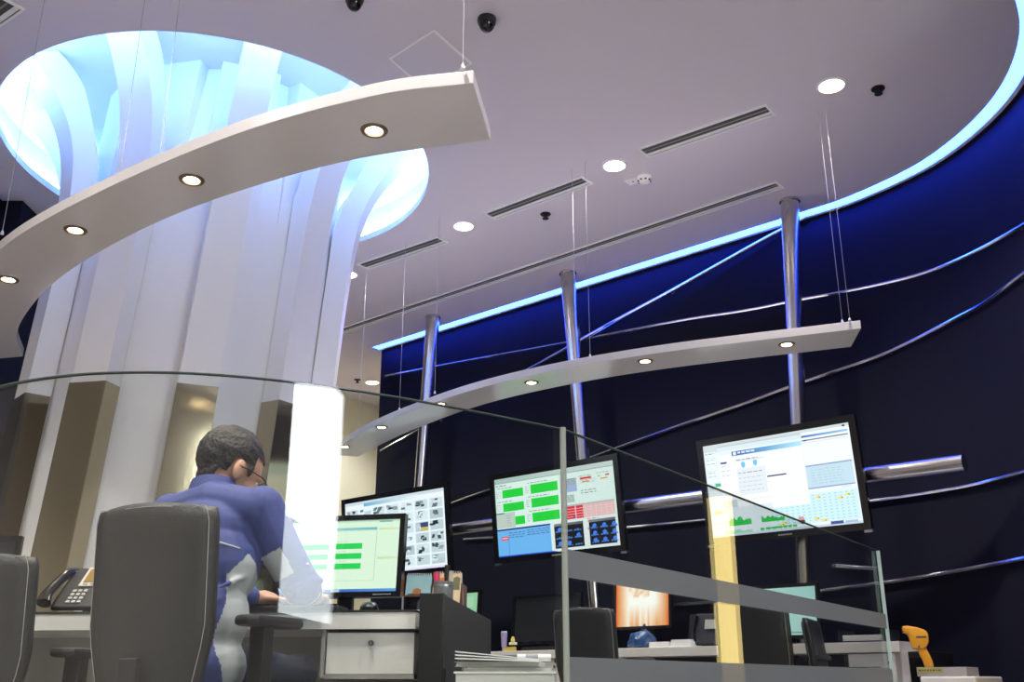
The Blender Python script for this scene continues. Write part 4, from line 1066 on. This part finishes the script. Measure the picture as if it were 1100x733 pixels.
# low cabinet, grey box and the yellow scanner
cq = onn(1018, 727, 5.30); cz = cq.z
t = thing('low_cabinet', 'low white cabinet under the yellow scanner', 'cabinet', (cq.x, cq.y, 0), WR)
w_ = (onn(1049, 727, 5.3) - onn(989, 727, 5.3)).dot(U)
MB().box((0, 0.2, cz / 2), (w_, 0.42, cz)).build('body', M_laminate, t, bevel=0.008)
MB().box((0, -0.014, cz / 2), (w_ - 0.03, 0.01, cz - 0.08)).build('door', M_laminate, t, bevel=0.002)
bq = onn(1012, 727, 5.36); bw = (onn(1040, 722, 5.36) - onn(986, 722, 5.36)).dot(U); bh = onn(1012, 717, 5.36).z - cz
t = thing('grey_box', 'flat grey box with a yellow label under the scanner', 'box', (bq.x, bq.y, cz), WR)
MB().box((0, 0.09, bh / 2), (bw, 0.18, bh)).build('body', M_grey, t, bevel=0.002)
lb = MB().box((-bw * 0.23, -0.0008, bh * 0.68), (bw * 0.5, 0.0016, bh * 0.42)).build('label_strip', mat('yellow_label', (0.42, 0.36, 0.03), 0.6, bump=0.02), t)
mb = MB(); x = -bw * 0.45
while x < -0.01:
    wd = random.uniform(.006, .012); mb.box((x + wd / 2, -0.0021, bh * 0.68), (wd, 0.0008, bh * 0.16)); x += wd + .005
mb.build('print_line', M_slot, lb)
sq = onn(990, 718, 5.40)
t = thing('barcode_scanner', 'yellow handheld barcode scanner standing on the flat grey box', 'scanner', (sq.x + 0.01, sq.y + 0.04, cz + bh), R(-20))
MY = mat('scanner_yellow', (0.80, 0.36, 0.015), 0.35, bump=0.03, bscale=200)
def side_prism(poly, y0, y1, name, m, par, bev=0.006):
    n_ = len(poly); vs = [(x, y0, z) for x, z in poly] + [(x, y1, z) for x, z in poly]
    fs = [(i, (i + 1) % n_, (i + 1) % n_ + n_, i + n_) for i in range(n_)] + [tuple(range(n_))[::-1], tuple(range(n_, 2 * n_))]
    mb = MB(); mb.add(vs, fs); return mb.build(name, m, par, bevel=bev, smooth=True)
k_ = 0.0048 * 1.0                           # metres per picture pixel at that distance
def sp_(pts): return [((x - 990) * k_, (718 - y) * k_) for x, y in pts]
head = side_prism(sp_([(976, 675.5), (982, 675), (992, 677), (1000, 680), (1002, 684), (1001.5, 692), (999, 697), (995, 699), (984, 699), (982.5, 690), (981, 683.5), (976.5, 682.5)]), -0.038, 0.038, 'head', MY, t, 0.010)
side_prism(sp_([(975.3, 676.2), (977.2, 676), (978, 682), (976, 682.2)]), -0.032, 0.032, 'scan_window', mat('scan_window_red', (0.10, 0.01, 0.01), 0.15, bump=0.01), head, 0.002)
MB().box(Vector((sp_([(994.5, 687)])[0][0], -0.0385, sp_([(994.5, 687)])[0][1])), (0.05, 0.0015, 0.009)).build('print_line', M_slot, head)
side_prism(sp_([(989, 699), (998, 698), (1001, 705), (1003, 712), (1003.5, 718), (994.5, 718), (993, 711), (990.5, 705)]), -0.022, 0.022, 'handle', MY, t, 0.008)
MB().tube([Vector((sp_([(991, 697)])[0][0], -0.041, sp_([(991, 697)])[0][1])), Vector((sp_([(991, 697)])[0][0], -0.036, sp_([(991, 697)])[0][1]))], 0.006, 10).build('screw', M_slot, head)
blk = onn(981, 705, 5.5)
t = thing('computer_tower', 'black computer tower beside the yellow scanner', 'computer', (blk.x + 0.03, blk.y + 0.02, 0), WR)
MB().box((0, 0.2, 0.34), (0.10, 0.40, 0.66)).build('case', M_black, t, bevel=0.004)
MB().box((0, -0.004, 0.38), (0.085, 0.01, 0.52)).build('front_panel', M_gloss, t, bevel=0.002)
MB().box((0, 0.2, 0.007), (0.11, 0.42, 0.014)).build('foot_plate', M_black, t)
# warm light column on the right, seen as a yellow bar in the straight glass
gpnt = Vector((0, 0, 0)); rr = ray(782, 640); tt = None
e_ = q1 - q0; den = rr.x * e_.y - rr.y * e_.x; tt = (q0.x * e_.y - q0.y * e_.x) / den
hit = Vector((rr.x * tt, rr.y * tt, 0)); gn = Vector((e_.y, -e_.x, 0)).normalized(); dr_ = Vector((rr.x, rr.y, 0)).normalized()
rf = dr_ - gn * 2 * dr_.dot(gn)
lp = hit + rf * 2.14
t = thing('floor_lamp', 'slim warm yellow light column standing before the navy wall', 'lamp', lp, 0)
MB().lathe([(0.11, 0), (0.11, 0.015), (0.05, 0.022), (0.05, 0.05)], n=24).build('base', M_alu, t, smooth=True)
MB().lathe([(0.056, 0.05), (0.056, 1.46)], n=24).build('glowing_tube', emitter('warm_tube', (1.0, 0.76, 0.28), 1.3), t, smooth=True)
MB().lathe([(0.060, 1.46), (0.060, 1.50)], n=24).build('cap', M_alu, t, smooth=True)

# ------------------------------------------------------------------ the seated person
def ellipsoid(mb, c, r, M=None, n=20, m=12):
    vs = [(0, 0, 1)]; fs = []
    for j in range(1, m):
        a = pi * j / m
        for k in range(n): b = 2 * pi * k / n; vs.append((math.sin(a) * math.cos(b), math.sin(a) * math.sin(b), math.cos(a)))
    vs.append((0, 0, -1)); L = len(vs) - 1
    for k in range(n): fs.append((0, 1 + k, 1 + (k + 1) % n)); fs.append((L, 1 + (m - 2) * n + (k + 1) % n, 1 + (m - 2) * n + k))
    for j in range(m - 2):
        for k in range(n):
            a = 1 + j * n; fs.append((a + k, a + n + k, a + n + (k + 1) % n, a + (k + 1) % n))
    P = []
    for v in vs:
        q = Vector((v[0] * r[0], v[1] * r[1], v[2] * r[2]))
        P.append((M.to_3x3() @ q if M is not None else q) + Vector(c))
    return mb.add(P, fs)
def limb(mb, pts, rs, n=16):
    mb.tube(pts, 0.1, n, rs=rs)
    for p, r in zip(pts, rs): ellipsoid(mb, p, (r, r, r), n=16, m=10)
    return mb
def skin_over(name, mb, m, parent, voxel, smooth_it=6, mats=None):
    # one continuous surface grown over the rough volumes
    o = mb.build(name, m, None)
    md = o.modifiers.new('remesh', 'REMESH'); md.mode = 'VOXEL'; md.voxel_size = voxel; md.use_smooth_shade = True
    ms_ = o.modifiers.new('smooth', 'SMOOTH'); ms_.iterations = smooth_it; ms_.factor = 0.5
    dg = bpy.context.evaluated_depsgraph_get(); dg.update()
    me = bpy.data.meshes.new_from_object(o.evaluated_get(dg)); me.name = name
    bpy.data.objects.remove(o)
    me.materials.clear()
    for q in (mats or [m]): me.materials.append(q)
    me.shade_smooth()
    o = bpy.data.objects.new(name, me); C.objects.link(o); o.parent = parent
    return o
M_skin = mat('skin', (0.50, 0.27, 0.18), 0.5, bump=0.05, bscale=300)
M_hair = mat('black_hair', (0.006, 0.005, 0.005), 0.6, bump=0.5, bscale=160)
M_jacket = mat('blue_jacket', (0.034, 0.050, 0.20), 0.7, bump=0.25, bscale=45, vary=0.12)
M_jgrey = mat('pale_grey_jacket', (0.42, 0.44, 0.45), 0.7, bump=0.2, bscale=45)
M_trous = mat('dark_trousers', (0.02, 0.022, 0.035), 0.8, bump=0.2, bscale=80)
per = thing('person', 'person in a blue and grey jacket sitting at the near desk, seen from behind', 'person', (-0.975, 3.13, 0), R(-22))
S = 0.0
# head pose: bent forward and turned to the right
Hd = Matrix.Translation((-0.060, 0.100, 1.100)) @ Matrix.Rotation(R(-24), 4, 'Z') @ Matrix.Rotation(R(-22), 4, 'X') @ Matrix.Scale(1.13, 4)
hd = lambda x, y, z: Hd @ Vector((x, y, z))
def hand(mb, wrist, fwd, side):
    f = Vector(fwd).normalized(); up = Vector((0, 0, 1)); sd = f.cross(up).normalized() * side
    palm = wrist + f * 0.05
    limb(mb, [wrist, wrist + f * 0.03, palm, palm + f * 0.035], [0.024, 0.026, 0.030, 0.026])
    for k, (o_, ln_) in enumerate(((-0.030, 0.070), (-0.010, 0.080), (0.010, 0.075), (0.029, 0.058))):
        b = palm + f * 0.04 + sd * o_
        k1 = b + f * ln_ * 0.45 + up * 0.008; k2 = b + f * ln_ * 0.8 - up * 0.006; k3 = b + f * ln_ - up * 0.020
        limb(mb, [b, k1, k2, k3], [0.0098, 0.0092, 0.0085, 0.0075], 10)
    tb_ = palm - f * 0.01 - sd * 0.028
    limb(mb, [tb_, tb_ - sd * 0.022 + f * 0.028, tb_ - sd * 0.024 + f * 0.06], [0.012, 0.0105, 0.0085], 10)
shR, elR, wrR = Vector((0.175, 0.07, 1.035)), Vector((0.275, 0.17, 0.80)), Vector((0.165, 0.39, 0.80))
shL, elL, wrL = Vector((-0.175, 0.07, 1.035)), Vector((-0.255, 0.19, 0.81)), Vector((-0.10, 0.44, 0.80))
mb = MB()
limb(mb, [(0, 0.085, 1.00), (-0.025, 0.098, 1.08), hd(0, 0.0, 0.06)], [0.065, 0.056, 0.055])
ellipsoid(mb, hd(0, 0.025, 0.115), (0.076, 0.095, 0.100), Hd)
ellipsoid(mb, hd(0, 0.065, 0.055), (0.060, 0.062, 0.075), Hd)
ellipsoid(mb, hd(0, 0.085, 0.015), (0.036, 0.035, 0.030), Hd)
ellipsoid(mb, hd(0, 0.128, 0.075), (0.014, 0.020, 0.026), Hd)
ellipsoid(mb, hd(0, 0.118, 0.030), (0.026, 0.012, 0.010), Hd)
for s_ in (-1, 1):
    ellipsoid(mb, hd(s_ * 0.079, 0.018, 0.080), (0.010, 0.022, 0.034), Hd @ Matrix.Rotation(s_ * R(18), 4, 'Z'))
    ellipsoid(mb, hd(s_ * 0.033, 0.100, 0.102), (0.020, 0.018, 0.010), Hd)
limb(mb, [(0, 0.0, 0.62), (0, 0.03, 0.80), (0, 0.08, 1.00)], [0.11, 0.11, 0.10])
for sh_, el_, wr_ in ((shR, elR, wrR), (shL, elL, wrL)): limb(mb, [sh_, el_, wr_], [0.045, 0.036, 0.024])
limb(mb, [(-0.10, 0.05, 1.02), (0.10, 0.05, 1.02)], [0.05, 0.05])
hand(mb, wrR, (-0.35, 1.0, -0.08), 1); hand(mb, wrL, (0.25, 1.0, -0.08), -1)
body = skin_over('body', mb, M_skin, per, 0.0065, 3)
for s_ in (-1, 1):
    e = MB(); ellipsoid(e, hd(s_ * 0.033, 0.101, 0.088), (0.011, 0.008, 0.009), Hd); e.build('eye', M_paper, body, smooth='all')
# jacket
mb = MB()
ellipsoid(mb, (0, -0.005, 0.56), (0.200, 0.145, 0.13)); ellipsoid(mb, (0, 0.0, 0.70), (0.194, 0.138, 0.16)); ellipsoid(mb, (0, 0.03, 0.86), (0.200, 0.134, 0.16)); ellipsoid(mb, (0, 0.055, 0.97), (0.185, 0.120, 0.11))
limb(mb, [(-0.165, 0.062, 1.025), (0, 0.06, 1.055), (0.165, 0.062, 1.025)], [0.070, 0.078, 0.070])
limb(mb, [(-0.01, 0.08, 1.05), (-0.035, 0.092, 1.09)], [0.090, 0.074])
for sh_, el_, wr_ in ((shR, elR, wrR), (shL, elL, wrL)):
    limb(mb, [sh_, sh_ + (el_ - sh_) * 0.5 + Vector((0, -0.012, 0)), el_, el_ + (wr_ - el_) * 0.55, wr_ - (wr_ - el_) * 0.06], [0.071, 0.066, 0.060, 0.052, 0.041])
for k in range(14):                         # soft folds at the waist and elbows
    a = random.uniform(-2.8, -0.3); z = random.uniform(0.58, 0.80)
    p = Vector((0.182 * math.cos(a), 0.132 * math.sin(a), z)); d = Vector((-math.sin(a), math.cos(a), random.uniform(-.5, .5))) * 0.05
    limb(mb, [p - d, p, p + d], [0.004, 0.011, 0.004], 8)
for el_ in (elR, elL):
    for k in range(4):
        q = el_ + Vector((0, 0.01, 0.02 + 0.022 * k)); mb.lathe([(0.058, -0.008), (0.066, 0), (0.058, 0.008)], c=q, n=18, cap=False)
jk = skin_over('jacket', mb, M_jacket, per, 0.006, 6, [M_jacket, M_jgrey])
def near_seg(p, a, b):
    d = b - a; t_ = max(0, min(1, (p - a).dot(d) / d.dot(d))); return (p - a - d * t_).length, t_
for f in jk.data.polygons:
    c = f.center
    for s_, sh_, el_ in ((1, shR, elR), (-1, shL, elL)):
        if c.x * s_ < 0.05: continue
        dist, t_ = near_seg(c, sh_, el_)
        onarm = dist < 0.092 and (c.x * s_ > 0.19 or t_ > 0.6)
        if onarm:
            if t_ > 0.5 and t_ < 0.82 and f.normal.y < -0.30 and f.normal.x * s_ < 0.62: f.material_index = 1          # back of the sleeve
        else:
            a = math.degrees(math.atan2(c.y - 0.01, c.x * s_))
            if -24 - 5 * math.sin(c.z * 22) < a < 45 and c.z < 0.79 + 0.10 * (1 - min(1, abs(a + 2) / 26)): f.material_index = 1      # side panel
# piping above the grey panel
dgc = []
for k in range(9):
    t_ = k / 8; dgc.append(Vector((0.02 + 0.155 * t_, -0.095 - 0.012 * math.sin(pi * t_) + 0.075 * t_ * t_, 0.955 - 0.055 * t_)))
mb = MB(); mb.tube(dgc, 0.0032, 6); mb.build('piping', M_jgrey, jk)
# collar
mb = MB(); prof = [(0.078, -0.035), (0.079, 0.0), (0.074, 0.036), (0.069, 0.034), (0.071, -0.035)]
mb.lathe(prof, n=28, cap=False); mb.xf(Matrix.Translation((-0.038, 0.092, 1.098)) @ Matrix.Rotation(R(-14), 4, 'X') @ Matrix.Rotation(R(-8), 4, 'Y') @ Matrix.Diagonal((1.0, 0.95, 1, 1)))
mb.build('collar', M_jacket, jk, smooth=True)
# trousers and shoes
mb = MB()
for s_ in (-1, 1): limb(mb, [(s_ * 0.085, -0.01, 0.555), (s_ * 0.13, 0.40, 0.545), (s_ * 0.13, 0.42, 0.12)], [0.088, 0.066, 0.048])
ellipsoid(mb, (0, 0, 0.555), (0.165, 0.13, 0.075))
skin_over('trousers', mb, M_trous, per, 0.012, 3)
for s_ in (-1, 1):
    mb = MB(); ellipsoid(mb, (s_ * 0.13, 0.47, 0.04), (0.045, 0.125, 0.038)); ellipsoid(mb, (s_ * 0.13, 0.42, 0.075), (0.043, 0.06, 0.05))
    skin_over('shoe', mb, M_black, per, 0.01, 2)
# hair
mb = MB(); ellipsoid(mb, (0, 0.012, 0.128), (0.086, 0.102, 0.098), n=40, m=26)
for k in range(0):
    a = random.uniform(0, 2 * pi); e = random.uniform(0.05, 1.0)
    p = Vector((0.082 * math.cos(a) * math.cos(e), 0.012 + 0.098 * math.sin(a) * math.cos(e), 0.128 + 0.094 * math.sin(e)))
    if p.y > 0.085: continue
    d = (p - Vector((0, 0.012, 0.128))).normalized() + Vector((random.uniform(-.5, .5), random.uniform(-.9, .1), random.uniform(-.2, .5)))
    mb.tube([p - d * 0.006, p + d * 0.005, p + d * 0.011], 0.004, 5, rs=[0.005, 0.004, 0.001])
for s_ in (-1, 1): mb.box((s_ * 0.079, 0.045, 0.100), (0.010, 0.030, 0.055))
ellipsoid(mb, (0, -0.026, 0.064), (0.058, 0.030, 0.046))
mb.v = [Hd @ v for v in mb.v]
hr = skin_over('hair', mb, M_hair, per, 0.0036, 1)
bm = bmesh.new(); bm.from_mesh(hr.data); inv = Hd.inverted()
from mathutils import noise
for v in bm.verts:
    q = inv @ v.co; v.co += v.normal * (0.0045 * noise.noise(Vector((q.x * 90, q.y * 35, q.z * 35))) + 0.0025 * noise.noise(q * 160))
kill = []
for v in bm.verts:
    q = inv @ v.co
    low = 0.010 if q.y < -0.03 else (0.062 if q.y < 0.028 else (0.080 if q.y < 0.062 else 0.150))
    if abs(q.x) < 0.06 and q.y > 0.05: low = 0.152
    if -0.005 < q.y < 0.040 and abs(q.x) > 0.06 and q.z < 0.108: kill.append(v); continue
    if q.z < low: kill.append(v)
bmesh.ops.delete(bm, geom=kill, context='VERTS'); bm.to_mesh(hr.data); bm.free()
# glasses
gls = bpy.data.objects.new('glasses', None); C.objects.link(gls); gls.parent = per
for s_ in (-1, 1):
    ring = [hd(s_ * 0.034 + 0.026 * math.cos(a), 0.131 - 0.006 * abs(math.cos(a)), 0.086 + 0.019 * math.sin(a)) for a in [2 * pi * k / 16 for k in range(17)]]
    MB().tube(ring, 0.0016, 6, cap=False).build('rim', M_black, gls)
    MB().tube([hd(s_ * 0.062, 0.126, 0.092), hd(s_ * 0.083, 0.10, 0.094), hd(s_ * 0.087, 0.05, 0.094), hd(s_ * 0.088, 0.012, 0.088)], 0.0022, 6).build('temple', M_black, gls)
MB().tube([hd(-0.009, 0.131, 0.09), hd(0, 0.134, 0.094), hd(0.009, 0.131, 0.09)], 0.0016, 6).build('bridge', M_black, gls)
